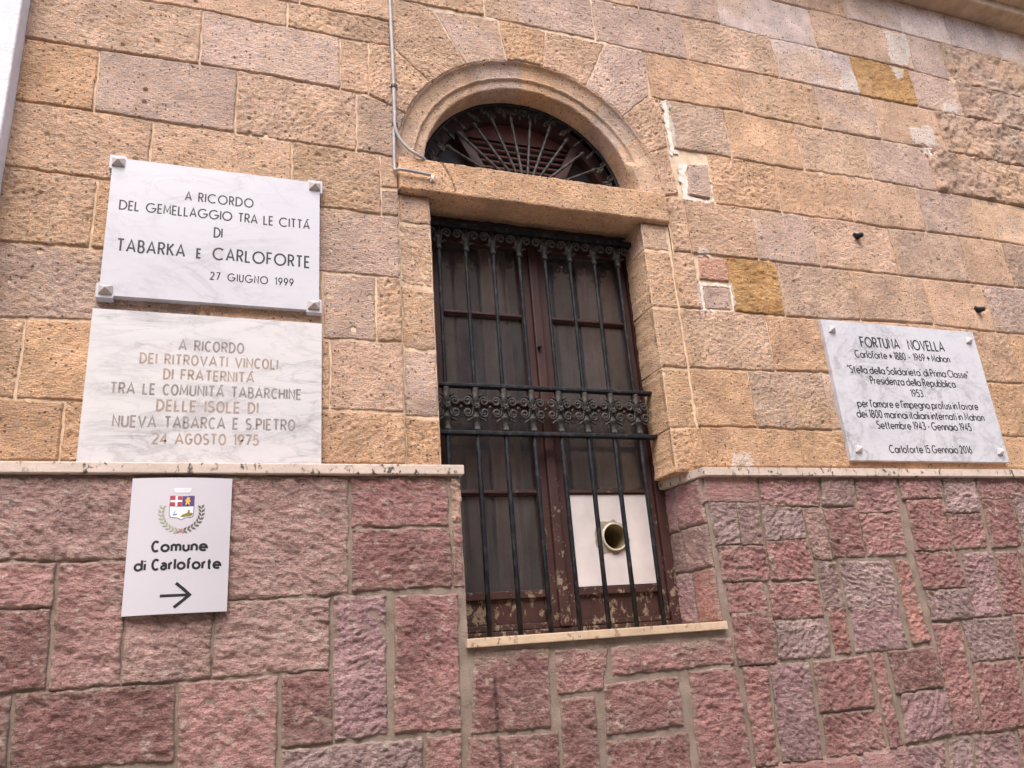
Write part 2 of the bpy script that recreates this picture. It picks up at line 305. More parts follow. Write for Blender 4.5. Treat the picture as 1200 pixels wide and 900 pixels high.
def tube(bm, pts, rad, n=8, cap=True):
    pts = [Vector(p) for p in pts]; k = len(pts); rings = []
    rads = rad if isinstance(rad, (list, tuple)) else [rad] * k
    nrm = None
    for i, p in enumerate(pts):
        t = (pts[min(i + 1, k - 1)] - pts[max(i - 1, 0)]).normalized()
        if nrm is None:
            nrm = Vector((0, 1, 0)) if abs(t.y) < 0.9 else Vector((1, 0, 0))
        nrm = (nrm - t * nrm.dot(t)).normalized(); b = t.cross(nrm)
        rings.append([bm.verts.new(p + (nrm * math.cos(2 * math.pi * j / n) + b * math.sin(2 * math.pi * j / n)) * rads[i]) for j in range(n)])
    for a, c in zip(rings, rings[1:]):
        for j in range(n):
            bm.faces.new((a[j], a[(j + 1) % n], c[(j + 1) % n], c[j]))
    if cap:
        bm.faces.new(rings[0]); bm.faces.new(rings[-1])
def lathe(bm, prof, x, y, n=10):      # profile of (radius, z) turned round a vertical axis
    tube(bm, [(x, y, z) for r, z in prof], [r for r, z in prof], n)
def prism(bm, poly, y0, y1):          # x-z polygon given thickness along y
    a = [bm.verts.new((x, y0, z)) for x, z in poly]; b = [bm.verts.new((x, y1, z)) for x, z in poly]
    n = len(poly)
    bm.faces.new(a); bm.faces.new(b)
    for i in range(n): bm.faces.new((a[i], a[(i + 1) % n], b[(i + 1) % n], b[i]))

# ---- numpy noise
def _h(ix, iy, seed):
    h = (ix.astype(np.int64) * 374761393 + iy.astype(np.int64) * 668265263 + seed * 1442695041) & 0xFFFFFFFF
    h = ((h ^ (h >> 13)) * 1274126177) & 0xFFFFFFFF
    return ((h ^ (h >> 16)) & 0xFFFFFF) / float(0xFFFFFF)
def vnoise(x, y, seed=0):
    ix, iy = np.floor(x), np.floor(y); fx, fy = x - ix, y - iy
    fx = fx * fx * fx * (fx * (fx * 6 - 15) + 10); fy = fy * fy * fy * (fy * (fy * 6 - 15) + 10)
    a, b = _h(ix, iy, seed), _h(ix + 1, iy, seed); c, d = _h(ix, iy + 1, seed), _h(ix + 1, iy + 1, seed)
    return (a + (b - a) * fx) * (1 - fy) + (c + (d - c) * fx) * fy
def fbm(x, y, seed=0, octv=4, gain=0.5):
    s, a, t = 0, 1.0, 0
    for i in range(octv):
        c, sn = math.cos(i * 0.9), math.sin(i * 0.9)
        s = s + a * vnoise((x * c - y * sn) * 2 ** i + 17.3 * i, (x * sn + y * c) * 2 ** i - 9.1 * i, seed + i * 7); t += a; a *= gain
    return s / t
def sstep(a, b, v):
    t = np.clip((v - a) / (b - a), 0, 1); return t * t * (3 - 2 * t)
def pits(x, y, cell, rmin, rmax, dens, seed):
    """depth mask of scattered round holes"""
    gx, gy = np.floor(x / cell), np.floor(y / cell); out = np.zeros_like(x)
    for dx in (-1, 0, 1):
        for dy in (-1, 0, 1):
            cx, cy = gx + dx, gy + dy
            px = (cx + 0.15 + 0.7 * _h(cx, cy, seed)) * cell; py = (cy + 0.15 + 0.7 * _h(cx, cy, seed + 1)) * cell
            rr = rmin + (rmax - rmin) * _h(cx, cy, seed + 2) ** 3
            d = np.hypot((x - px) * (0.75 + 0.5 * _h(cx, cy, seed + 4)), y - py) / rr
            out = np.maximum(out, np.where(_h(cx, cy, seed + 3) < dens, 1 - sstep(0.45, 1.1, d), 0))
    return out
def in_poly(x, z, poly):
    ins = np.zeros(x.shape, bool); n = len(poly)
    for i in range(n):
        (x1, z1), (x2, z2) = poly[i], poly[(i + 1) % n]
        if z1 == z2: continue
        c = ((z1 > z) != (z2 > z)) & (x < (x2 - x1) * (z - z1) / (z2 - z1) + x1)
        ins ^= c
    return ins

# ---- materials
def M(name):
    m = bpy.data.materials.new(name); m.use_nodes = True
    return m, m.node_tree, m.node_tree.nodes['Principled BSDF']
def N(t, kind, **kw):
    n = t.nodes.new('ShaderNode' + kind)
    for k, v in kw.items():
        if k.startswith('i_'): n.inputs[k[2:].replace('_', ' ')].default_value = v
        else: setattr(n, k, v)
    return n
def coords(t, scale=(1, 1, 1), rot=(0, 0, 0), loc=(0, 0, 0)):
    tc = N(t, 'TexCoord'); mp = N(t, 'Mapping')
    mp.inputs['Scale'].default_value = scale; mp.inputs['Rotation'].default_value = rot; mp.inputs['Location'].default_value = loc
    t.links.new(tc.outputs['Object'], mp.inputs[0]); return mp.outputs[0]
def noise(t, vec, scale, detail=4, rough=0.55, dist=0.0):
    n = N(t, 'TexNoise'); n.inputs['Scale'].default_value = scale; n.inputs['Detail'].default_value = detail
    n.inputs['Roughness'].default_value = rough; n.inputs['Distortion'].default_value = dist
    t.links.new(vec, n.inputs['Vector']); return n.outputs['Fac']
def ramp(t, fac, stops, interp='LINEAR'):
    r = N(t, 'ValToRGB'); r.color_ramp.interpolation = interp
    e = r.color_ramp.elements
    while len(e) < len(stops): e.new(0.5)
    for el, (p, c) in zip(e, stops):
        el.position = p; el.color = c if len(c) == 4 else (*c, 1)
    t.links.new(fac, r.inputs[0]); return r.outputs[0]
def grey(v): return (v, v, v, 1)
def mixc(t, a, b, fac, mode='MIX'):
    m = N(t, 'Mix', data_type='RGBA', blend_type=mode)
    for s, v in ((6, a), (7, b)):
        if hasattr(v, 'is_linked'): t.links.new(v, m.inputs[s])
        else: m.inputs[s].default_value = v if len(v) == 4 else (*v, 1)
    if hasattr(fac, 'is_linked'): t.links.new(fac, m.inputs[0])
    else: m.inputs[0].default_value = fac
    return m.outputs[2]
def math_(t, op, a, b=0.0):
    m = N(t, 'Math', operation=op)
    for i, v in enumerate((a, b)):
        if hasattr(v, 'is_linked'): t.links.new(v, m.inputs[i])
        else: m.inputs[i].default_value = v
    return m.outputs[0]
def bump(t, bsdf, fac, dist, strength=1.0):
    b = N(t, 'Bump'); b.inputs['Distance'].default_value = dist; b.inputs['Strength'].default_value = strength
    t.links.new(fac, b.inputs['Height']); t.links.new(b.outputs[0], bsdf.inputs['Normal'])

def mat_masonry(name, kind):
    """stone whose colour comes from the block it belongs to (attribute), with grain, tool marks and pits with shade painted in"""
    m, t, b = M(name)
    at = N(t, 'Attribute', attribute_name='Col')
    v = coords(t)
    n1 = noise(t, v, 9, 6, 0.65); n2 = noise(t, v, 185, 4, 0.7); n3 = noise(t, v, 38, 5, 0.7)
    c = mixc(t, at.outputs['Color'], ramp(t, n1, [(0.28, grey(0.74)), (0.72, grey(1.2))]), 1.0, 'MULTIPLY')
    c = mixc(t, c, ramp(t, n2, [(0.32, grey(0.70)), (0.68, grey(1.28))]), 1.0, 'MULTIPLY')
    if kind == 'sand':
        c = mixc(t, c, ramp(t, n3, [(0.35, (0.92, 0.97, 1.03)), (0.65, (1.08, 1.02, 0.94))]), 1.0, 'MULTIPLY')
        tool = noise(t, coords(t, (70, 70, 320), (0, math.radians(28), 0)), 1.0, 2, 0.5)
        tool2 = noise(t, coords(t, (60, 60, 260), (0, math.radians(-14), 0)), 1.0, 2, 0.5)
        mx = N(t, 'Mix', data_type='FLOAT'); t.links.new(at.outputs['Alpha'], mx.inputs[0])
        t.links.new(tool, mx.inputs[2]); t.links.new(tool2, mx.inputs[3])
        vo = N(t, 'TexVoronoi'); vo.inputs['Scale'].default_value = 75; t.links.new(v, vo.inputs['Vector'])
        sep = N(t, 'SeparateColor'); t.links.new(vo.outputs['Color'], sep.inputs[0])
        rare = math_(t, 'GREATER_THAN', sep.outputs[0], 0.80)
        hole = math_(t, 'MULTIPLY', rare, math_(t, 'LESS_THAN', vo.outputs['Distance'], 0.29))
        c = mixc(t, c, (0.10, 0.065, 0.04), math_(t, 'MULTIPLY', hole, 0.75))  # inner shade of the pits put into the colour, along with some dirt
        h = math_(t, 'ADD', math_(t, 'MULTIPLY', mx.outputs[0], 0.55), math_(t, 'MULTIPLY', n2, 0.6))
        h = math_(t, 'SUBTRACT', h, hole)
        bump(t, b, h, 0.014, 1.0)
    else:
        vein = noise(t, coords(t, (30, 30, 110), (0, math.radians(24), 0)), 1.0, 4, 0.6)
        c = mixc(t, c, ramp(t, vein, [(0.3, (0.84, 0.82, 0.84)), (0.7, (1.16, 1.14, 1.12))]), 1.0, 'MULTIPLY')
        h = math_(t, 'ADD', math_(t, 'MULTIPLY', n3, 0.8), math_(t, 'MULTIPLY', n2, 0.5))
        h = math_(t, 'ADD', h, math_(t, 'MULTIPLY', vein, 0.7))
        bump(t, b, h, 0.016, 1.0)
    t.links.new(c, b.inputs['Base Color']); b.inputs['Roughness'].default_value = 0.9
    b.inputs['Specular IOR Level'].default_value = 0.25
    return m
def mat_mortar(name, col):
    m, t, b = M(name); v = coords(t)
    c = mixc(t, col, ramp(t, noise(t, v, 14, 6, 0.7), [(0.3, grey(0.72)), (0.7, grey(1.22))]), 1.0, 'MULTIPLY')
    t.links.new(c, b.inputs['Base Color']); b.inputs['Roughness'].default_value = 0.95
    bump(t, b, noise(t, v, 190, 4, 0.7), 0.004, 0.9); return m
def mat_marble(name, rot, stretch, vein_amt, base, warm):
    m, t, b = M(name)
    v = coords(t, stretch, (0, math.radians(rot), 0))
    w = noise(t, v, 2.2, 6, 0.62, 0.9)
    ridge = math_(t, 'ABSOLUTE', math_(t, 'SUBTRACT', w, 0.5))
    r1 = ramp(t, ridge, [(0.0, grey(1)), (0.035, grey(0.25)), (0.12, grey(0))])
    w2 = noise(t, v, 5.5, 5, 0.6, 1.2)
    r2 = ramp(t, math_(t, 'ABSOLUTE', math_(t, 'SUBTRACT', w2, 0.47)), [(0.0, grey(0.8)), (0.03, grey(0.1)), (0.07, grey(0))])
    cl = noise(t, coords(t), 3.0, 5, 0.6)
    fac = math_(t, 'MULTIPLY', math_(t, 'ADD', r1, math_(t, 'MULTIPLY', r2, 0.8)), vein_amt)
    fac = math_(t, 'MULTIPLY', fac, ramp(t, cl, [(0.38, grey(0.1)), (0.62, grey(1))]))
    c = mixc(t, base, warm, ramp(t, noise(t, v, 1.3, 4, 0.55), [(0.35, grey(0)), (0.7, grey(1))]))
    c = mixc(t, c, (0.30, 0.29, 0.30), fac)
    t.links.new(c, b.inputs['Base Color']); b.inputs['Roughness'].default_value = 0.38
    bump(t, b, noise(t, coords(t), 260, 2, 0.5), 0.0006, 0.5)
    return m
def mat_travertine(name, base, dark):
    m, t, b = M(name)
    v = coords(t, (9, 9, 20), (0, math.radians(50), 0)); v2 = coords(t)
    p = noise(t, coords(t, (55, 55, 34), (0, math.radians(15), 0)), 1.0, 5, 0.7)
    cl = noise(t, v2, 5, 4, 0.6)
    hole = math_(t, 'MULTIPLY', ramp(t, p, [(0.36, grey(1)), (0.43, grey(0))]), ramp(t, cl, [(0.36, grey(0)), (0.52, grey(1))]))
    c = mixc(t, base, tuple(x * 0.78 for x in base), ramp(t, noise(t, v, 1, 5, 0.6), [(0.35, grey(0)), (0.7, grey(1))]))
    c = mixc(t, c, dark, hole)
    t.links.new(c, b.inputs['Base Color']); b.inputs['Roughness'].default_value = 0.6
    bump(t, b, math_(t, 'SUBTRACT', math_(t, 'MULTIPLY', noise(t, v2, 90, 4, 0.6), 0.35), hole), 0.005, 0.8)
    return m
def mat_simple(name, col, rough=0.6, metal=0.0, var=0.25, scale=30, bmp=0.0, spec=0.5):
    m, t, b = M(name); v = coords(t)
    n = noise(t, v, scale, 5, 0.6)
    c = mixc(t, col, ramp(t, n, [(0.3, grey(1 - var)), (0.7, grey(1 + var))]), 1.0, 'MULTIPLY')
    t.links.new(c, b.inputs['Base Color']); b.inputs['Roughness'].default_value = rough; b.inputs['Metallic'].default_value = metal
    b.inputs['Specular IOR Level'].default_value = spec
    if bmp: bump(t, b, noise(t, v, scale * 4, 4, 0.6), bmp, 0.8)
    return m
def mat_wood():
    """old dark red paint, flaking to bare grey wood low down where rain splashes"""
    m, t, b = M('flaking_red_paint')
    v = coords(t, (1, 1, 0.75)); v0 = coords(t)
    grain = noise(t, coords(t, (160, 160, 5)), 1, 5, 0.6)
    n = noise(t, v, 30, 9, 0.74, 0.3)
    sx = N(t, 'SeparateXYZ'); t.links.new(coords(t), sx.inputs[0])
    low = ramp(t, math_(t, 'ADD', math_(t, 'MULTIPLY', sx.outputs[2], 1.0), 0.0), [(0.12, grey(0.122)), (0.3, grey(0.085)), (0.62, grey(0.035)), (0.9, grey(-0.03))])
    peel = ramp(t, math_(t, 'ADD', n, low), [(0.655, grey(0)), (0.675, grey(1))])
    paint = mixc(t, (0.042, 0.018, 0.016), (0.068, 0.030, 0.026), ramp(t, noise(t, v, 11, 5, 0.6), [(0.3, grey(0)), (0.7, grey(1))]))
    bare = mixc(t, (0.16, 0.105, 0.07), (0.34, 0.26, 0.19), grain)
    c = mixc(t, paint, bare, peel)
    t.links.new(c, b.inputs['Base Color'])
    b.inputs['Roughness'].default_value = 0.55; b.inputs['Specular IOR Level'].default_value = 0.35
    bump(t, b, math_(t, 'SUBTRACT', math_(t, 'MULTIPLY', grain, 0.4), peel), 0.0022, 0.9)
    return m
def mat_glass():
    """old dusty window pane: mostly clear, reflecting, with a thin film of dirt"""
    m, t, b = M('dusty_glass'); t.nodes.remove(b)
    tr = N(t, 'BsdfTransparent'); tr.inputs[0].default_value = (0.86, 0.80, 0.79, 1)
    gl = N(t, 'BsdfGlossy'); gl.inputs['Roughness'].default_value = 0.03
    df = N(t, 'BsdfDiffuse'); df.inputs[0].default_value = (0.36, 0.335, 0.345, 1)
    fr = N(t, 'Fresnel'); fr.inputs[0].default_value = 1.6
    m1 = N(t, 'MixShader'); m2 = N(t, 'MixShader')
    t.links.new(ramp(t, noise(t, coords(t, (1, 1, 0.35)), 16, 6, 0.7), [(0.3, grey(0.07)), (0.75, grey(0.20))]), m1.inputs[0])
    t.links.new(tr.outputs[0], m1.inputs[1]); t.links.new(df.outputs[0], m1.inputs[2])
    t.links.new(fr.outputs[0], m2.inputs[0]); t.links.new(m1.outputs[0], m2.inputs[1]); t.links.new(gl.outputs[0], m2.inputs[2])
    t.links.new(m2.outputs[0], t.nodes['Material Output'].inputs[0]); return m

DULL = mat_simple('dull_dark_glass', (0.035, 0.032, 0.036), 0.45, 0.0, 0.3, 12, 0.0, 0.4)
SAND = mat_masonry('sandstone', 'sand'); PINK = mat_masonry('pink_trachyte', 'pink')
MORT_S = mat_mortar('pale_lime_mortar', (0.68, 0.51, 0.36)); MORT_P = mat_mortar('grey_cement_mortar', (0.275, 0.212, 0.17))
TRAV = mat_travertine('travertine_ledge', (0.62, 0.50, 0.42), (0.09, 0.065, 0.05))
SILLM = mat_travertine('warm_travertine_sill', (0.62, 0.45, 0.31), (0.38, 0.25, 0.15))
MARB1 = mat_marble('white_marble', 35, (1, 1, 2.2), 0.42, (0.505, 0.50, 0.54), (0.54, 0.53, 0.565))
MARB2 = mat_marble('streaked_marble', 48, (0.9, 0.9, 3.4), 0.66, (0.585, 0.565, 0.58), (0.62, 0.59, 0.58))
MARB3 = mat_marble('mottled_marble', -20, (2.4, 2.4, 3.2), 0.85, (0.55, 0.54, 0.575), (0.60, 0.585, 0.61))
WOOD = mat_wood(); GLASS = mat_glass()
def mat_iron(name, base, dust, lo, hi):
    m, t, b = M(name); v = coords(t, (1, 1, .6))
    c = mixc(t, base, dust, ramp(t, noise(t, v, 55, 6, 0.72), [(lo, grey(0)), (hi, grey(1))]))
    c = mixc(t, c, (0.075, 0.030, 0.016), ramp(t, noise(t, coords(t), 17, 6, 0.7), [(0.60, grey(0)), (0.72, grey(.7))]))
    t.links.new(c, b.inputs['Base Color']); b.inputs['Roughness'].default_value = 0.55; b.inputs['Specular IOR Level'].default_value = 0.25
    bump(t, b, noise(t, v, 140, 4, 0.6), 0.002, 0.8); return m
IRON = mat_iron('wrought_iron', (0.007, 0.008, 0.011), (0.055, 0.053, 0.056), 0.50, 0.72)
CAST = mat_iron('dusty_cast_iron', (0.014, 0.013, 0.013), (0.11, 0.095, 0.085), 0.42, 0.70)
STUDM = mat_simple('dull_bronze_stud', (0.46, 0.40, 0.38), 0.5, 0.1, 0.2, 60)
STUDW = mat_simple('pale_stud', (0.62, 0.58, 0.57), 0.4, 0.1, 0.15, 60)
INKB = mat_simple('black_inlay', (0.012, 0.012, 0.014), 0.5, 0.0, 0.2, 60)
INKG = mat_simple('faded_grey_inlay', (0.25, 0.215, 0.205), 0.7, 0.0, 0.35, 40)
INKT = mat_simple('faded_tan_inlay', (0.33, 0.255, 0.21), 0.7, 0.0, 0.3, 40)
PANEL = mat_simple('satin_aluminium_paint', (0.56, 0.535, 0.575), 0.35, 0.0, 0.03, 4)
EDGE = mat_simple('aluminium_edge', (0.32, 0.30, 0.31), 0.4, 0.6, 0.1, 20)
BOARD = mat_simple('white_painted_board', (0.66, 0.60, 0.59), 0.5, 0.0, 0.13, 6, 0.001)
PLASTIC = mat_simple('cream_plastic_pipe', (0.62, 0.55, 0.45), 0.45, 0.0, 0.12, 20)
PIPE_IN = mat_simple('brown_stained_pipe_inside', (0.22, 0.165, 0.085), 0.7, 0.0, 0.4, 25)
GRIME = mat_simple('grey_sealant', (0.27, 0.23, 0.17), 0.8, 0.0, 0.35, 40, 0.002)
CONDUIT = mat_simple('grey_conduit', (0.34, 0.31, 0.30), 0.45, 0.0, 0.2, 18)
CLIP = mat_simple('dark_clip', (0.05, 0.045, 0.045), 0.5)
PLASTER = mat_simple('white_plaster', (0.68, 0.655, 0.68), 0.85, 0.0, 0.1, 25, 0.004)
GYPSUM = mat_simple('white_filler', (0.68, 0.59, 0.51), 0.9, 0.0, 0.2, 35, 0.003)
CURTAIN = mat_simple('beige_curtain', (0.70, 0.62, 0.58), 0.9, 0.0, 0.2, 12)
SHUT = mat_simple('brown_inner_shutter', (0.15, 0.105, 0.09), 0.6, 0.0, 0.35, 20)
REDWOOD = mat_simple('red_brown_boards', (0.105, 0.038, 0.029), 0.6, 0.0, 0.25, 16)
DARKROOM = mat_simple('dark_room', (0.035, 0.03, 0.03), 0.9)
STREET = mat_simple('street_paving', (0.38, 0.33, 0.28), 0.85, 0.0, 0.2, 3, 0.004)
FACADE = mat_simple('ochre_render', (0.52, 0.37, 0.24), 0.9, 0.0, 0.1, 5)

# ------------------------------------------------------------------ masonry builder
SCOL = {'T': (0.589, 0.400, 0.278), 't': (0.589, 0.413, 0.299), 'P': (.550, .402, .325), 'p': (0.563, 0.390, 0.288), 'O': (0.584, 0.375, 0.233),
        'o': (0.589, 0.385, 0.249), 'G': (.485, .350, .262), 'W': (0.666, 0.537, 0.477), 'V': (0.570, 0.462, 0.421), 'Q': (.530, .315, .140),
        'g': (0.521, 0.389, 0.325), 'R': (0.537, 0.317, 0.233), 'E': (0.528, 0.369, 0.275), 'S': (0.611, 0.433, 0.306)}
PCOL = {'m': (0.415, 0.276, 0.244), 'n': (0.427, 0.255, 0.230), 'd': (0.292, 0.161, 0.147), 'r': (0.376, 0.207, 0.192), 'u': (0.414, 0.303, 0.290),
        'v': (0.310, 0.212, 0.198), 'w': (0.361, 0.215, 0.205), 'x': (0.387, 0.250, 0.255), 'k': (0.452, 0.242, 0.208), 'c': (0.580, 0.378, 0.289),
        's': (0.407, 0.231, 0.212)}

class Masonry:
    def __init__(self): self.V, self.F, self.C, self.MI, self.n = [], [], [], [], 0
    def add(self, P3, faces, col, mi):
        self.V.append(P3); self.F.append(faces + self.n); self.C.append(col); self.MI.append(np.full(len(faces), mi, np.int32)); self.n += len(P3)
    def grid(self, X, Y, Z, col, mi):
        nv, nu = X.shape
        idx = np.arange(nv * nu).reshape(nv, nu)
        f = np.stack([idx[:-1, :-1], idx[:-1, 1:], idx[1:, 1:], idx[1:, :-1]], -1).reshape(-1, 4)
        if col.ndim == 1: col = np.broadcast_to(col, (nv * nu, 4))
        self.add(np.stack([X, Y, Z], -1).reshape(-1, 3), f, np.array(col).reshape(-1, 4), mi)
    def build(self, name, mats, parent, flat=False):
        V = np.concatenate(self.V).astype(np.float32); F = np.concatenate(self.F).astype(np.int32)
        C = np.concatenate(self.C).astype(np.float32); MI = np.concatenate(self.MI)
        me = bpy.data.meshes.new(name)
        me.vertices.add(len(V)); me.vertices.foreach_set('co', V.ravel())
        me.loops.add(F.size); me.loops.foreach_set('vertex_index', F.ravel())
        me.polygons.add(len(F)); me.polygons.foreach_set('loop_start', np.arange(0, F.size, 4, dtype=np.int32))
        me.polygons.foreach_set('loop_total', np.full(len(F), 4, np.int32)); me.polygons.foreach_set('material_index', MI)
        me.polygons.foreach_set('use_smooth', np.ones(len(F), bool))
        a = me.color_attributes.new('Col', 'FLOAT_COLOR', 'POINT'); a.data.foreach_set('color', C.ravel())
        for m in mats: me.materials.append(m)
        me.update(); me.validate()
        return new_obj(name, me, parent)

def resample(poly, n):
    p = np.array(poly, float); d = np.r_[0, np.cumsum(np.hypot(*np.diff(p, axis=0).T))]
    s = np.linspace(0, d[-1], n); return np.c_[np.interp(s, d, p[:, 0]), np.interp(s, d, p[:, 1])]
PATCH = [np.array(p) for p in PLASTER_PATCHES[:-1]]
def sand_relief(X, Z, cat, seed):
    ang = math.radians((25, -18, 38, -32, 8, 55, 20)[seed * 5 % 7]); vig = (1.0, .65, 1.5, 1.15, .8, 1.3)[seed * 7 % 6]; c, s = math.cos(ang), math.sin(ang)
    U, W = X * c + Z * s, -X * s + Z * c
    h = 0.006 * (fbm(X * 7, Z * 7, seed, 3) - 0.5) + 0.0054 * vig * (fbm(U * 60, W * 160, seed + 3, 3, .6) - 0.5) + 0.0056 * vig * (fbm(X * 112, Z * 112, seed + 5, 2, .6) - 0.5)
    if cat in 'E':
        h = h + 0.045 * (fbm(X * 11, Z * 13, 77, 5, 0.6) - 0.52) + 0.016 * (fbm(X * 40, Z * 48, 78, 3) - 0.5)
    if cat in 'Qo':
        k = 0.009 if cat == 'Q' else 0.005
        h = h + k * (fbm(X * 30 * c + Z * 30 * s, W * 75, seed + 9, 3) - 0.5)
    if cat in 'SW': h = h * 0.45
    ph = pits(X, Z, 0.06, 0.0035, 0.0115, 0.30 if cat in 'PpTG' else 0.12, 5)
    return h - 0.009 * ph, ph
def pink_relief(X, Z, cat, seed):
    if cat in 'mnd' or (cat == 'r' and X.mean() < 1.7):       # big rock-faced blocks
        ang = math.radians(-50 + 40 * ((seed * 37) % 5) / 4); c, s = math.cos(ang), math.sin(ang)
        wx, wz = X + 0.02 * (fbm(X * 20, Z * 20, seed + 1, 2) - .5), Z + 0.02 * (fbm(X * 20 + 7, Z * 20, seed + 2, 2) - .5)
        U, W = wx * c + wz * s, -wx * s + wz * c
        n = fbm(U * 26, W * 52, seed, 5, 0.68)
        h = 0.018 * (n - 0.5) + 0.011 * (0.22 - np.abs(fbm(U * 30 + 3, W * 52, seed + 4, 3) - 0.5)) + 0.006 * (fbm(X * 7, Z * 7, seed + 6, 2) - 0.5) + 0.005 * (fbm(X * 110, Z * 110, seed + 8, 2) - 0.5)
    else:                                                     # small pecked blocks, wavy chisel marks
        ang = math.radians(-40 + 80 * ((seed * 53) % 7) / 6); c, s = math.cos(ang), math.sin(ang)
        wob = 0.030 * (fbm(X * 16, Z * 16, seed + 2, 2) - 0.5)
        U, W = X * c + (Z + wob) * s, -X * s + (Z + wob) * c
        n = fbm(U * 44, W * 100, seed, 3, 0.6)
        h = 0.0145 * (n - 0.5) + 0.0085 * (fbm(U * 110, W * 130, seed + 6, 2) - 0.5) + 0.007 * (fbm(X * 9, Z * 9, seed + 5, 2) - 0.5)
    if cat in 'sv': h = h * (0.15 if cat == 's' else 0.7)
    return h, n
def add_block(ms, top, bot, cat, seed, kind, y0=0.0, res=0.006, gap=0.004, proud=0.0, smooth=1.0, back=0.014, frame=None, edge=0.012, cracks=()):
    """one dressed block: a relief grid between its top and bottom edges with worn arrises and a skirt into the joint.
    frame maps (x, height, z) to 3-D for blocks that are not on the front plane."""
    nu = max(4, int(max(np.hypot(*np.diff(np.array(top), axis=0).T).sum(), np.hypot(*np.diff(np.array(bot), axis=0).T).sum()) / res) + 2)
    T, B = resample(top, nu), resample(bot, nu)
    hgt = np.hypot(*(T - B).T).max(); wid = np.hypot(*(T[0] - T[-1]))
    nv = max(4, int(hgt / res) + 2)
    v = np.linspace(0, 1, nv)[:, None]; u = np.linspace(0, 1, nu)[None, :]
    gv, gu = gap / max(hgt, .02), gap / max(wid, .02)
    vv = gv + v * (1 - 2 * gv)
    uu = gu + u * (1 - 2 * gu)
    Tx = np.interp(uu[0], np.linspace(0, 1, nu), T[:, 0]); Tz = np.interp(uu[0], np.linspace(0, 1, nu), T[:, 1])
    Bx = np.interp(uu[0], np.linspace(0, 1, nu), B[:, 0]); Bz = np.interp(uu[0], np.linspace(0, 1, nu), B[:, 1])
    X = Tx[None] * (1 - vv) + Bx[None] * vv; Z = Tz[None] * (1 - vv) + Bz[None] * vv
    du = np.minimum(u, 1 - u) * wid * np.ones_like(v); dv = np.minimum(v, 1 - v) * hgt * np.ones_like(u)
    d = np.minimum(du, dv)
    # ragged edges
    k = np.exp(-d / 0.02) * (0.006 if kind == 'sand' else 0.0075)
    X = X + k * (fbm(X * 28, Z * 28, 31, 3) - 0.5) * 1.6; Z = Z + k * (fbm(X * 28 + 50, Z * 28, 33, 3) - 0.5) * 1.6
    h, aux = (sand_relief if kind == 'sand' else pink_relief)(X, Z, cat, seed); h = h * smooth
    en = edge * (0.55 + 0.9 * fbm(X * 22, Z * 22, 41, 3))
    e = sstep(0, 1, d / en)
    rnd = random.Random(seed * 91 + 5)
    base = proud + (rnd.uniform(-0.0025, 0.003) if kind == 'sand' else 0.0075 + rnd.uniform(-0.002, 0.003))
    Hh = (base + h) * e - (0.007 if kind == 'sand' else 0.003) * (1 - e)
    for cr in cracks:
        q = np.array(cr); dd = np.full(X.shape, 9.0)
        for (ax_, az_), (bx_, bz_) in zip(q[:-1], q[1:]):
            L = np.array([bx_ - ax_, bz_ - az_]); tt = np.clip(((X - ax_) * L[0] + (Z - az_) * L[1]) / (L @ L), 0, 1)
            dd = np.minimum(dd, np.hypot(X - ax_ - tt * L[0], Z - az_ - tt * L[1]))
        Hh = Hh - 0.012 * (1 - sstep(0.0005, 0.003, dd + 0.002 * (fbm(X * 60, Z * 60, 3, 2) - 0.5)))
    base_c = np.array((SCOL if kind == 'sand' else PCOL)[cat]) * rnd.uniform(0.93, 1.07) * ((1.06, 1.0, 1.0) if kind == 'pink' and cat in 'rdwk' and X.mean() > 1.68 else (1.03, 1.0, 1.0))
    c = np.ones(X.shape + (4,)); f1 = fbm(X * 4, Z * 5, seed + 20, 3) - 0.5; f2 = fbm(X * 16, Z * 16, seed + 21, 3) - 0.5
    c[..., :3] = base_c * (1 + 0.45 * f1 + 0.25 * f2)[..., None]
    if kind == 'sand':                                        # ochre and greyer zones, patches of white filler
        g = sstep(0.50, 0.72, fbm(X * 3.1 + 9, Z * 3.7, 55, 3))[..., None]
        c[..., :3] = c[..., :3] * (1 - 0.5 * g) + np.array((.585, .385, .238)) * 0.5 * g
        if cat == 'Q':
            dk = sstep(0.5, 0.75, fbm(X * 9, Z * 13, seed, 3))[..., None]; c[..., :3] = c[..., :3] * (1 - 0.4 * dk) + np.array((.30, .15, .05)) * 0.4 * dk
        if cat == 'E':
            dk = sstep(0.45, 0.7, fbm(X * 6, Z * 6, 12, 3))[..., None]; c[..., :3] = c[..., :3] * (1 - .5 * dk) + np.array((.42, .33, .26)) * .5 * dk
        jit = 0.034 * (fbm(X * 32, Z * 32, 61, 4, .6) - 0.5)
        for p in (PATCH if cat not in 'gR' else []):
            if p[:, 0].max() < X.min() or p[:, 0].min() > X.max() or p[:, 1].max() < Z.min() or p[:, 1].min() > Z.max(): continue
            w = in_poly(X + jit, Z + jit * 1.3, p)
            c[w, :3] = c[w, :3] * .3 + .7 * np.array((.70, .62, .56)); Hh = np.where(w, np.maximum(Hh, 0.003) + 0.002, Hh)
        c[..., 3] = rnd.random()
    else:
        dust = sstep(0.45, 0.8, fbm(X * 8, Z * 8, seed + 30, 4) * 0.7 + 0.3 * aux)[..., None] * (0.45 if cat in 'mn' else 0.28)
        c[..., :3] = c[..., :3] * (1 - dust) + np.array((.46, .34, .30)) * dust
        ed = (1 - sstep(0.0, 0.022, d + 0.02 * (fbm(X * 30, Z * 30, 5, 3) - 0.5)))[..., None] * 0.55
        c[..., :3] = c[..., :3] * (1 - ed) + np.array((.34, .265, .21)) * ed
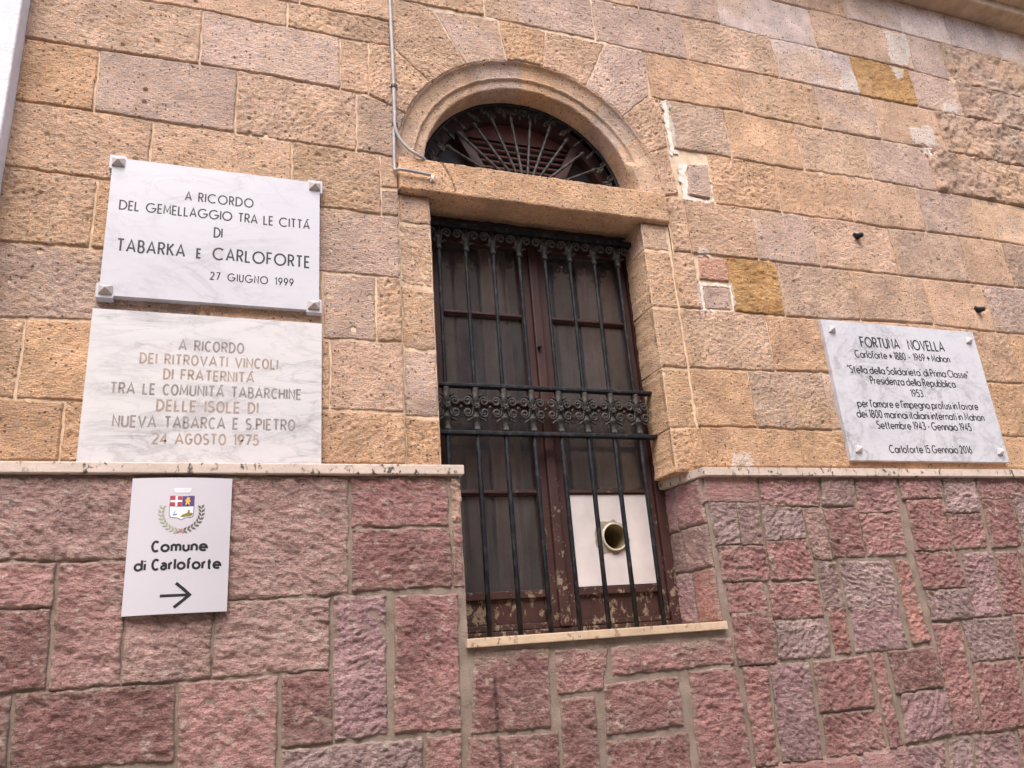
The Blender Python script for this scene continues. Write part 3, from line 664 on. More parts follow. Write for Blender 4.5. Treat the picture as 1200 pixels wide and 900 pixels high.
        spk = sstep(0.70, 0.76, fbm(X * 55, Z * 55, seed + 40, 3))[..., None]
        c[..., :3] = c[..., :3] * (1 - .6 * spk) + np.array((.48, .40, .34)) * .6 * spk
        sm = (sstep(-.075, .02, Z) * (X > .70) * (X < 1.68) * (Z < .04) * sstep(.42, .62, fbm(X * 14, Z * 20, 88, 4) + .25 * sstep(-.02, .03, Z)))[..., None] * .75
        c[..., :3] = c[..., :3] * (1 - sm) + np.array((.40, .31, .245)) * sm; Hh = Hh * (1 - .5 * sm[..., 0])
        # black run-off streak under the sill
        sx = 0.806 + 0.006 * (fbm(Z * 14, Z * 3, 8, 2) - 0.5)
        st = np.exp(-((X - sx) / 0.0065) ** 2) * (Z < -0.035) * sstep(-0.03, -0.07, Z) * (0.5 + 0.5 * fbm(X * 90, Z * 25, 9, 2))
        c[..., :3] = c[..., :3] * (1 - 0.85 * np.clip(st, 0, 1)[..., None])
    # border ring folds back into the joint
    def ring(a, pad): 
        return np.pad(a, ((1, 1), (1, 1)), 'edge') if pad is None else np.pad(a, ((1, 1), (1, 1)), constant_values=pad)
    Xr, Zr, Hr = ring(X, None), ring(Z, None), ring(Hh, -back)
    cr_ = np.pad(c, ((1, 1), (1, 1), (0, 0)), 'edge')
    if frame is None: ms.grid(Xr, y0 - Hr, Zr, cr_.reshape(-1, 4), 0)
    else:
        a, b_, c_ = frame(Xr, Hr, Zr); ms.grid(a, b_, c_, cr_.reshape(-1, 4), 0)
def mortar_sheet(ms, x0, x1, z0, z1, y, mask, seed, res=0.012, amp=0.006):
    nx, nz = int((x1 - x0) / res) + 1, int((z1 - z0) / res) + 1
    X, Z = np.meshgrid(np.linspace(x0, x1, nx), np.linspace(z0, z1, nz))
    Y = y - amp * (fbm(X * 25, Z * 25, seed, 3) - 0.5)
    idx = np.arange(nx * nz).reshape(nz, nx)
    f = np.stack([idx[:-1, :-1], idx[:-1, 1:], idx[1:, 1:], idx[1:, :-1]], -1).reshape(-1, 4)
    xc = (X[:-1, :-1] + X[1:, 1:]) / 2; zc = (Z[:-1, :-1] + Z[1:, 1:]) / 2
    keep = ~mask(xc, zc).ravel()
    ms.add(np.stack([X, Y, Z], -1).reshape(-1, 3), f[keep], np.ones((nx * nz, 4)), 1)

# ------------------------------------------------------------------ setting
bm = bmesh.new(); box(bm, -60, 60, -60, 60, GROUND - 0.3, GROUND)
st = from_bm('street', bm, STREET); st['kind'] = 'structure'

# ------------------------------------------------------------------ the stone building
bld = thing('stone_building', 'old tan sandstone building with rough pink stone base and arched barred window', 'building')

ms = Masonry()
for i, (cat, top, bot) in enumerate(SANDSTONES):
    far = min(p[0] for p in top) > 2.0
    add_block(ms, top, bot, cat, i + 1, 'sand', res=0.0062 if far else 0.0048, gap=0.0016 if not far else 0.0012, edge=0.0035 if not far else 0.006, proud=(0.002 if far else 0.0034) + (0.009 if cat == 'E' else 0))
mortar_sheet(ms, -0.75, 1.72, 0.58, 3.34, 0.0032, lambda x, z: ((x > .56) & (x < 1.715) & (z < 1.82)) | (np.hypot(x - CX, z - CZ) < .585), 3)
mortar_sheet(ms, 1.72, 5.6, 0.58, 3.34, 0.0055, lambda x, z: x < 0, 4)
INFILL = [np.array(a + b[::-1]) for c, a, b in SANDSTONES if c in 'gR' and b[0][0] < 2.1]
for p in PATCH:
    X, Z = np.meshgrid(np.arange(p[:, 0].min() - .01, p[:, 0].max() + .01, .004), np.arange(p[:, 1].min() - .01, p[:, 1].max() + .01, .004))
    jx, jz = .034 * (fbm(X * 32, Z * 32, 61, 4, .6) - .5), .034 * (fbm(X * 32, Z * 32, 62, 4, .6) - .5)
    keep = in_poly(X + jx, Z + jz, p)
    for q in INFILL: keep &= ~in_poly(X + jx * .6, Z + jz * .6, q)
    idx = np.arange(X.size).reshape(X.shape); k4 = (keep[:-1, :-1] & keep[:-1, 1:] & keep[1:, 1:] & keep[1:, :-1]).ravel()
    f = np.stack([idx[:-1, :-1], idx[:-1, 1:], idx[1:, 1:], idx[1:, :-1]], -1).reshape(-1, 4)[k4]
    if len(f): ms.add(np.stack([X, -.0005 - .005 * (fbm(X * 60, Z * 60, 63, 3) - .5), Z], -1).reshape(-1, 3), f, np.ones((X.size, 4)), 2)
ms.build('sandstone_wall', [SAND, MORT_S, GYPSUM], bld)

for name, blocks, y0 in (('window_jamb', JAMB_LEFT, 0.016), ('window_jamb', JAMB_RIGHT, 0.004)):
    ms = Masonry()
    for i, (cat, top, bot) in enumerate(blocks):
        add_block(ms, top, bot, cat, 300 + i + int(y0 * 1000), 'sand', y0=y0, res=0.005, gap=0.0012, back=0.16, edge=0.008)
    xs = (min(b[1][0][0] for b in blocks), max(b[1][1][0] for b in blocks))
    ms.grid(*[np.array(a, float) for a in ([[xs[0] + (.003 if y0 < .01 else -.004), xs[1] + (.010 if y0 < .01 else -.003)]] * 2, [[y0 + .004] * 2] * 2, [[1.66] * 2, [.605] * 2])], np.ones(4), 1)
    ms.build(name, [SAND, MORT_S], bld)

# lintel: one long block standing a little proud, cracked near its left end
ms = Masonry()
add_block(ms, [(0.567, 1.806), (1.715, 1.806)], [(0.567, 1.666), (1.715, 1.666)], 'O', 401, 'sand', y0=-0.02, res=0.0045, gap=0.0, back=0.165, edge=0.005, smooth=.55,
          cracks=[[(0.735, 1.80), (0.755, 1.765), (0.775, 1.72), (0.788, 1.664)]])
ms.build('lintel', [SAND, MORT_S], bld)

# arch: two recessed orders round the fanlight, then the plain soffit; the right springer is left square
VA = [math.degrees(math.atan2(b - CZ, a - CX)) for a, b in ((.606, 2.015), (.710, 2.185), (.883, 2.315), (1.110, 2.374), (1.295, 2.354), (1.497, 2.251), (1.636, 2.091))]
def arch_mesh(name, prof, a0, a1, cats, joints):
    ms = Masonry(); n = int(abs(a1 - a0) / 180 * 360) + 2
    th = np.radians(np.linspace(a0, a1, n)); p = resample(prof, 46)     # (radius, y)
    Rr, TH = np.meshgrid(p[:, 0], th); Yy = np.broadcast_to(p[:, 1], Rr.shape).copy()
    deg = np.degrees(TH); X = CX + Rr * np.cos(TH); Z = CZ + Rr * np.sin(TH)
    w = sstep(15.5, 22, deg); Yy = Yy * w + (1 - w) * np.where(Rr < .4635, Yy, np.where(Rr > .585, .012, .003))
    nz = 0.004 * (fbm(X * 30 + Yy * 40, Z * 30, 8, 4) - 0.5) + 0.004 * (fbm(X * 80 + Yy * 90, Z * 80, 9, 3) - 0.5)
    Rr2 = Rr - nz; Yy = Yy + nz; X = CX + Rr2 * np.cos(TH); Z = CZ + Rr2 * np.sin(TH)
    seg = np.zeros(deg.shape, int); c = np.ones(deg.shape + (4,))
    for j in joints: seg += (deg < j)
    c[..., :3] = np.array([SCOL[k] for k in cats])[seg] * (1 + .5 * (fbm(X * 9, Z * 9 + Yy * 9, 4, 3) - .5))[..., None]
    for j in joints:
        w = np.abs(deg - j + 1.2 * (fbm(X * 30, Z * 30, 2, 2) - .5)) < 0.35
        c[w, :3] = (.52, .39, .26); Yy[w] += 0.001
    c[..., 3] = 0.3
    ms.grid(X, Yy, Z, c.reshape(-1, 4), 0)
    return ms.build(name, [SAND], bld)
arch_mesh('arch_moulding', [(.590, .012), (.577, -.001), (.571, .002), (.568, .011), (.552, .019), (.528, .024), (.513, .026), (.508, .021), (.504, .024), (.502, .034), (.466, .036), (.463, .040), (.463, .15)],
          181, -0.5, 'pTTPOTPTT', VA + [19.0])

# reveals: rough plastered cheeks between the wall face and the window
def cheek(name, x0, y0, x1, y1, z0, z1, cols, mat, seed, kind='sand'):
    ms = Masonry(); n, k = 34, int((z1 - z0) / 0.008)
    s, zz = np.meshgrid(np.linspace(0, 1, n), np.linspace(z0, z1, k))
    X = x0 + (x1 - x0) * s; Y = y0 + (y1 - y0) * s
    h = 0.012 * (fbm(s * 3 + 5, zz * 14, seed, 4) - .5) * np.minimum(1, np.minimum(s, 1 - s) * 8 + .2)
    sg = -1 if x0 > 1 else 1
    c = np.ones(s.shape + (4,)); zi = np.clip(((zz - z0) / (z1 - z0) * len(cols)).astype(int), 0, len(cols) - 1)
    c[..., :3] = np.array([SCOL[q] for q in cols])[zi] * (1 + .5 * (fbm(s * 2, zz * 9, seed + 1, 3) - .5))[..., None]
    lo = sstep(.95, .72, zz)[..., None] * sstep(.3, .6, fbm(s * 2 + 2, zz * 7, seed + 2, 3))[..., None]
    c[..., :3] = c[..., :3] * (1 - .7 * lo) + np.array((.56, .47, .33)) * .7 * lo
    ms.grid(X + sg * h, Y, zz, c.reshape(-1, 4), 0)
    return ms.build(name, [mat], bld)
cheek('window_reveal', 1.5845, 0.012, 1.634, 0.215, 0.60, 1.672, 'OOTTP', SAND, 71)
cheek('window_reveal', 0.6905, 0.024, 0.665, 0.215, 0.60, 1.672, 'OOTTP', SAND, 72)

# plinth of pink blocks
ms = Masonry()
for i, (cat, top, bot) in enumerate(PINKSTONES):
    small = i >= 28
    add_block(ms, top, bot, cat, 500 + i, 'pink', y0=YP, res=0.0042 if not small else (0.0038 if i < 60 else 0.0045), gap=-0.0065 if small else -0.0035, edge=0.0045 if small else 0.006, proud=-0.003 if small else 0.0, back=0.02)
rg = random.Random(12)
def fill_rows(x0, x1, rows, s0):                     # courses below and beside the part the photo shows
    s = s0
    for zt, zb in rows:
        x = x0
        while x < x1 - .05:
            e = min(x + rg.uniform(.22, .5), x1)
            if x1 - e < .12: e = x1
            add_block(ms, [(x, zt), (e, zt)], [(x, zb), (e, zb)], rg.choice('mrdrnu'), s, 'pink', y0=YP, res=0.02, gap=0.004, edge=.016, back=.02); s += 1; x = e
LOWX = (-0.7, 3.9)
fill_rows(-.7, .75, [(-.29, -.6), (-.6, -.95), (-.95, -1.27), (-1.27, GROUND - .02)], 700)
fill_rows(.75, 2.35, [(-.40, -.6), (-.6, -.95), (-.95, -1.27), (-1.27, GROUND - .02)], 730)
fill_rows(2.35, 5.6, [(-.62, -.95), (-.95, -1.27), (-1.27, GROUND - .02)], 760)
fill_rows(3.98, 5.6, [(.565, .33), (.33, .06), (.06, -.2), (-.2, -.45), (-.45, -.62)], 790)
mortar_sheet(ms, -0.75, 0.730, GROUND - .05, 0.574, YP - 0.002, lambda x, z: z > 9, 21, amp=.008)
mortar_sheet(ms, 0.730, 1.660, GROUND - .05, 0.032, YP - 0.002, lambda x, z: z > 9, 22, amp=.008)
mortar_sheet(ms, 1.660, 5.6, GROUND - .05, 0.574, YP + 0.003, lambda x, z: z > 9, 23, amp=.008)
# right cheek of the plinth: five dressed slabs on the splay from the corner back to the window
def splay(s, h, z):                                  # s: 0 at the window, 1 at the corner
    return 1.634 + (1.658 - 1.634) * s - h, 0.20 + (YP + .004 - 0.20) * s, z
for i, (s0, s1, z0, z1, cat) in enumerate(((0, .30, .40, .572, 'w'), (.30, .985, .405, .572, 'r'), (0, .36, .245, .40, 'v'), (.36, .985, .248, .405, 'm'), (0, .46, .06, .245, 'x'), (.46, .985, .06, .248, 'k'))):
    sc = 0.245
    fr = lambda X, H, Z: splay(X / sc, H * .55, Z)
    add_block(ms, [(s0 * sc, z1), (s1 * sc, z1)], [(s0 * sc, z0), (s1 * sc, z0)], cat, 850 + i, 'pink', res=.005, gap=.0015, frame=fr, edge=.008, back=.012)
X, Z = np.meshgrid(np.linspace(0, 1, 12), np.linspace(.03, .58, 30)); a, b_, c_ = splay(X, np.full(X.shape, -.004), Z); ms.grid(a, b_, c_, np.ones(4), 1)
X, Z = np.meshgrid(np.linspace(0, 1, 12), np.linspace(.03, .58, 30)); ms.grid(.7315 - .03 * (1 - X), .20 + (YP + .006 - .2) * X, Z, np.ones(4), 1)
ms.build('pink_stone_plinth', [PINK, MORT_P], bld)

# travertine ledges over the plinth and the window sill
bm = bmesh.new(); box(bm, -0.74, 0.742, -0.066, 0.03, 0.572, 0.605, 0.005, 3); from_bm('ledge', bm, TRAV, bld)
bm = bmesh.new()
top = [(5.6, -.066), (1.655, -.066), (1.606, .21), (1.70, .21), (1.712, .03), (5.6, .03)]
a = [bm.verts.new((x, y, .605)) for x, y in top]; b_ = [bm.verts.new((x, y, .572)) for x, y in top]
bm.faces.new(a); bm.faces.new(b_)
for i in range(6): bm.faces.new((a[i], a[(i + 1) % 6], b_[(i + 1) % 6], b_[i]))
bmesh.ops.bevel(bm, geom=[e for e in bm.edges], offset=.003, segments=2, affect='EDGES')
from_bm('ledge', bm, TRAV, bld)
bm = bmesh.new(); box(bm, 0.722, 1.660, -0.062, 0.24, 0.033, 0.060, 0.003, 2); from_bm('window_sill', bm, SILLM, bld)

# cornice at the top
def extrude_profile(name, prof, x0, x1, mat):
    bm = bmesh.new(); n = len(prof)
    rows = [[bm.verts.new((x, y, z)) for y, z in prof] for x in np.linspace(x0, x1, 40)]
    for r, q in zip(rows, rows[1:]):
        for i in range(n - 1): bm.faces.new((r[i], r[i + 1], q[i + 1], q[i]))
    return from_bm(name, bm, mat, bld)
CORN = mat_mortar('weathered_cornice_stone', (0.47, 0.33, 0.22))
extrude_profile('cornice', [(.02, 3.322), (-.115, 3.322), (-.12, 3.327), (-.122, 3.372), (-.18, 3.378), (-.20, 3.41), (-.24, 3.44), (-.245, 3.50), (.02, 3.56)], -.74, 5.6, CORN)

# ------------------------------------------------------------------ window joinery
frame_ = bmesh.new()
box(frame_, .660, .722, .185, .255, .060, 1.700, .004); box(frame_, 1.592, 1.640, .185, .255, .060, 1.700, .004)
box(frame_, .722, 1.592, .185, .255, 1.640, 1.700, .004); box(frame_, .722, 1.592, .187, .255, .0605, .082, .003)
win = from_bm('window', frame_, WOOD, bld)
ZB = [.217, .568, .915, 1.281, 1.590]                 # panes between these
for side in (0, 1):
    xa, xb = ((.724, 1.154), (1.166, 1.590))[side]
    ga, gb = ((.772, 1.098), (1.226, 1.556))[side]
    bm = bmesh.new()
    box(bm, xa, ga, .196, .238, .084, 1.636, .004); box(bm, gb, xb, .196, .238, .084, 1.636, .004)
    box(bm, ga, gb, .197, .237, 1.590, 1.636, .003)
    box(bm, ga, gb, .197, .237, .190, .217, .003); box(bm, ga, gb, .197, .237, .084, .104, .003)
    box(bm, ga, gb, .212, .228, .104, .190, .002)
    for z in ZB[1:-1]:
        box(bm, ga, gb, .200, .234, z - .010, z + .010, .003); box(bm, ga, gb, .194, .200, z - .004, z + .004, .0015)
    from_bm('casement', bm, WOOD, win)
    for k in range(4):
        if side == 1 and k == 0: continue
        bm = bmesh.new(); box(bm, ga - .004, gb + .004, .216, .219, ZB[k] - .003, ZB[k + 1] + .003); from_bm('window_pane', bm, GLASS, win)
bm = bmesh.new(); box(bm, 1.1405, 1.1795, .178, .200, .086, 1.634, .006); from_bm('cover_strip', bm, WOOD, win)
bm = bmesh.new(); tube(bm, [(1.150, .180, 1.142), (1.150, .165, 1.142), (1.150, .160, 1.142)], [.006, .009, .006], 10); from_bm('knob', bm, IRON, win, True)
# blank white board with a vent pipe in place of the lowest right pane
HX, HZ, HR = 1.398, .396, .047
bm = bmesh.new(); ring_o, ring_i = [], []
corner = [math.atan2(z - HZ, x - HX) for x in (1.224, 1.558) for z in (.220, .562)]
for a in sorted([-math.pi + 2 * math.pi * i / 48 for i in range(48)] + corner):
    c, s = math.cos(a), math.sin(a)
    kx = ((1.558 if c > 0 else 1.224) - HX) / c if abs(c) > 1e-6 else 9e9; kz = ((.562 if s > 0 else .220) - HZ) / s if abs(s) > 1e-6 else 9e9
    k = min(kx, kz); ring_o.append((HX + c * k, HZ + s * k)); ring_i.append((HX + c * HR, HZ + s * HR))
nr = len(ring_o); layers = []
for y in (.2035, .211):
    layers.append([[bm.verts.new((x, y, z)) for x, z in S] for S in (ring_o, ring_i)])
    o_, n_ = layers[-1]
    for i in range(nr): bm.faces.new((o_[i], o_[(i + 1) % nr], n_[(i + 1) % nr], n_[i]))
for i in range(nr): bm.faces.new((layers[0][0][i], layers[0][0][(i + 1) % nr], layers[1][0][(i + 1) % nr], layers[1][0][i]))
from_bm('vent_board', bm, BOARD, win)
bm = bmesh.new(); n = 36
def ringv(r, y): return [bm.verts.new((HX + r * math.cos(2 * math.pi * i / n), y, HZ + r * math.sin(2 * math.pi * i / n))) for i in range(n)]
prof = [(.0005, .402), (HR - .002, .40), (HR - .001, .191), (HR + .001, .188), (HR + .004, .188), (HR + .006, .192), (HR + .006, .202)]
rr = [ringv(r, y) for r, y in prof]
for a, c in zip(rr, rr[1:]):
    for i in range(n):
        f = bm.faces.new((a[i], a[(i + 1) % n], c[(i + 1) % n], c[i]))
        f.material_index = 1 if (a is rr[0] or a is rr[1]) else 0
from_bm('vent_pipe', bm, [PLASTIC, PIPE_IN], win, True)
bm = bmesh.new(); q = random.Random(3)
o_ = []; n_ = []
for i in range(30):
    a = 2 * math.pi * i / 30; w = .012 + .010 * q.random() + (.016 if math.cos(a) < -.6 else 0)
    o_.append(bm.verts.new((HX + (HR + w) * math.cos(a), .2015, HZ + (HR + w) * math.sin(a)))); n_.append(bm.verts.new((HX + (HR + .004) * math.cos(a), .199, HZ + (HR + .004) * math.sin(a))))
for i in range(30): bm.faces.new((o_[i], o_[(i + 1) % 30], n_[(i + 1) % 30], n_[i]))
from_bm('sealant', bm, GRIME, win, True)
# inside: curtains, inner shutters, a dark room
def curtain(x0, x1, z0, z1, y, amp, waves, name='curtain'):
    ms = Masonry(); s, zz = np.meshgrid(np.linspace(0, 1, 60), np.linspace(z0, z1, 12))
    ms.grid(x0 + (x1 - x0) * s, y + amp * np.sin(s * waves * 2 * math.pi + .6 * np.sin(zz * 2)), zz, np.ones(4), 0); return ms.build(name, [CURTAIN], win)
curtain(.955, 1.075, .10, 1.62, .275, .010, 2.5); curtain(1.395, 1.50, .60, 1.62, .275, .010, 2.2)
for x0, x1 in ((.74, .94), (1.235, 1.385)):
    bm = bmesh.new(); box(bm, x0, x1, .33, .35, .10, 1.62, .004); box(bm, x0 + .03, x1 - .03, .322, .332, .2, .8, .004); box(bm, x0 + .03, x1 - .03, .322, .332, .9, 1.5, .004)
    from_bm('inner_shutter', bm, SHUT, win)
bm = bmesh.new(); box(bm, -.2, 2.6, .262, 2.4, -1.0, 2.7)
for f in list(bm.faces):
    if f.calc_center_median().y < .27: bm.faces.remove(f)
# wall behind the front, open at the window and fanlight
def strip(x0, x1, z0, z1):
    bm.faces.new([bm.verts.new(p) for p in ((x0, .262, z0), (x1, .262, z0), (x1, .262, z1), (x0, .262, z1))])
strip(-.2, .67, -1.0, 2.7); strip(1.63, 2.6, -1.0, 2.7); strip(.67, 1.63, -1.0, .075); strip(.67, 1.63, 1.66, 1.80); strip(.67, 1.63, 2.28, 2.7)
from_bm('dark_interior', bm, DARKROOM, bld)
# soffit board between lintel and frame
bm = bmesh.new(); box(bm, .60, 1.70, .146, .262, 1.664, 1.79); from_bm('head_board', bm, DARKROOM, bld)

# fanlight joinery: dark glass sides, louvred red-brown centre
bm = bmesh.new(); n = 40
def arc_pts(r, a0=0, a1=180, n=40): return [(CX + r * math.cos(math.radians(a0 + (a1 - a0) * i / n)), CZ + .006 + r * math.sin(math.radians(a0 + (a1 - a0) * i / n))) for i in range(n + 1)]
for (ra, rb) in ((.47, .405),):
    A, B = arc_pts(ra), arc_pts(rb)
    for i in range(n):
        prism(bm, [A[i], A[i + 1], B[i + 1], B[i]], .18, .225)
bmesh.ops.remove_doubles(bm, verts=bm.verts, dist=1e-5)
box(bm, CX - .405, CX + .405, .181, .224, CZ + .002, CZ + .04, .003)
for sx in (-1, 1): prism(bm, [(CX + sx * .10, CZ + .03), (CX + sx * .15, CZ + .03), (CX + sx * .285, CZ + .305), (CX + sx * .25, CZ + .315)][::sx], .170, .215)
fan = from_bm('fanlight_frame', bm, WOOD, bld)
bm = bmesh.new(); prism(bm, [(CX - .26, CZ + .315)] + [p for p in arc_pts(.40, 130, 50)] + [(CX + .26, CZ + .315)], .205, .216); from_bm('red_board', bm, REDWOOD, fan)
for k in range(9):
    z = CZ + .055 + k * .030; w = .10 + (z - CZ) * .53
    bm = bmesh.new(); box(bm, CX - w, CX + w, -.004, .004, -.012, .012, .002)
    bmesh.ops.rotate(bm, verts=bm.verts, cent=(0, 0, 0), matrix=Matrix.Rotation(math.radians(-38), 3, 'X')); bmesh.ops.translate(bm, verts=bm.verts, vec=(0, .205, z))
    from_bm('louvre', bm, REDWOOD, fan)
bm = bmesh.new(); prism(bm, arc_pts(.41), .226, .230); from_bm('fanlight_glass', bm, DULL, fan)

# ------------------------------------------------------------------ wrought-iron grille of the window
gr = thing('window_grille', 'black wrought iron window grille with band of scrolls between two rails', 'grille')
BX = [.744 + .1105 * i for i in range(8)]
def spiral(cx, cz, r0, r1, a0, turns, y, n=22):
    return [(cx + (r0 + (r1 - r0) * i / n) * math.cos(a0 + turns * 2 * math.pi * i / n), y, cz + (r0 + (r1 - r0) * i / n) * math.sin(a0 + turns * 2 * math.pi * i / n)) for i in range(n + 1)]
def bar_mesh(x):
    bm = bmesh.new(); q = random.Random(int(x * 1000)); dx = q.uniform(-.002, .002)
    pr = [(.0092, .058), (.0087, .30), (.0091, .55), (.0087, .768)] + [(.007, .775), (.007, .95)] + [(.0066 + .0013 * (i % 2), .955 + i * .035) for i in range(16)] + [(.0075, 1.515)]
    tube(bm, [(x + dx * math.sin(z * 3), YG, z) for r, z in pr], [r for r, z in pr], 10); return bm
def rosette_mesh():
    """local: centred on its bar, z from 0 (lower rail) to .165"""
    bm = bmesh.new()
    lathe(bm, [(.013, .0), (.017, .004), (.013, .010), (.012, .03), (.015, .047), (.019, .055), (.010, .060), (.009, .075), (.016, .083), (.009, .092), (.010, .112), (.017, .122), (.012, .130), (.013, .150), (.015, .160), (.014, .166)], 0, 0, 12)
    for s in (-1, 1):
        for cz, up in ((.070, -1), (.112, 1)):
            pts = spiral(s * .0315, cz, .0178, .005, math.pi if s > 0 else 0, s * up * -1.45, -.004)
            pts = [(s * .006, 0, cz - up * .022), (s * .010, -.002, cz - up * .012)] + pts
            tube(bm, pts, [.0048] * (len(pts) - 4) + [.0046, .0052, .0066, .0052], 7)
        tube(bm, [(s * .012, -.002, .052), (s * .026, -.006, .042), (s * .034, -.007, .036), (s * .037, -.006, .040)], [.004, .0045, .0035, .0025], 6)
        tube(bm, [(s * .050, -.002, .088), (s * .056, -.003, .0915), (s * .050, -.002, .095)], [.004, .005, .004], 6)
        tube(bm, [(s * .012, -.004, .128), (s * .022, -.007, .138), (s * .031, -.007, .137)], [.0045, .004, .0025], 6)
    for k in range(6):
        a = k * math.pi / 3
        tube(bm, [(0, -.014, .091), (.009 * math.cos(a), -.017, .091 + .009 * math.sin(a)), (.014 * math.cos(a), -.014, .091 + .014 * math.sin(a))], [.005, .005, .003], 6)
    return bm
def capital_mesh():
    bm = bmesh.new()
    lathe(bm, [(.010, .0), (.014, .006), (.010, .012), (.012, .03), (.018, .05), (.012, .056), (.010, .10)], 0, 0, 10)
    for s in (-1, 1):
        pts = [(s * .008, -.002, .035), (s * .012, -.004, .055)] + spiral(s * .033, .072, .021, .005, math.pi if s > 0 else 0, s * -1.4, -.004)
        tube(bm, pts, [.0048] * (len(pts) - 2) + [.006, .005], 7)
        tube(bm, [(s * .010, -.002, .028), (s * .022, -.008, .036), (s * .030, -.008, .034)], [.0045, .004, .0025], 6)
    return bm
ros = cap = None
for i, x in enumerate(BX):
    from_bm('bar', bar_mesh(x), IRON, gr, True)
    if ros is None:
        ros = from_bm('scroll_ornament', rosette_mesh(), CAST, gr, True); cap = from_bm('capital', capital_mesh(), CAST, gr, True); r_o, c_o = ros, cap
    else:
        r_o = ros.copy(); COL.objects.link(r_o); c_o = cap.copy(); COL.objects.link(c_o)
    r_o.location = (x, YG, .775); c_o.location = (x, YG, 1.505)
for z0, z1, xe in ((.760, .775, 1.624), (.941, .954, 1.620), (1.603, 1.625, 1.62)):
    bm = bmesh.new(); box(bm, .676, xe, YG - .016, YG + .016, z0, z1, .003); from_bm('rail', bm, IRON, gr)

fg = thing('fanlight_grille', 'dark semicircular iron fanlight grille with radiating spokes and scroll border', 'grille')
YA = .135
for a in [28 + (151 - 28) * i / 9 for i in range(10)]:
    t = math.radians(a); bm = bmesh.new()
    rs = [.07, .10, .2, .3, .36, .375, .39]
    tube(bm, [(CX + r * math.cos(t), YA, CZ + .01 + r * math.sin(t)) for r in rs], [.006, .0065, .0065, .0062, .006, .010, .006], 8); from_bm('spoke', bm, CAST, fg, True)
for a in [18 + (162 - 18) * i / 14 for i in range(15)]:
    t = math.radians(a); bm = bmesh.new()
    for s in (-1, 1):
        loc = spiral(s * .020, .0, .019, .005, math.pi if s > 0 else 0, s * -1.35, 0, 16)
        loc = [(s * .002, 0, -.03)] + loc
        tube(bm, [(CX + (.418 + lz) * math.cos(t) - lx * -math.sin(t) * -1, YA + ly, CZ + .004 + (.418 + lz) * math.sin(t) + lx * math.cos(t) * -1) for lx, ly, lz in loc], .0048, 6)
    from_bm('scroll', bm, CAST, fg, True)
bm = bmesh.new(); tube(bm, [(x, YA, z) for x, z in arc_pts(.452, 2, 178)], .008, 6); from_bm('rim', bm, IRON, fg, True)
bm = bmesh.new(); tube(bm, [(x, YA, z) for x, z in arc_pts(.07, 0, 180, 20)], .008, 8); tube(bm, [(CX - .445, YA, CZ + .014), (CX + .445, YA, CZ + .014)], .008, 6); from_bm('hub', bm, IRON, fg, True)

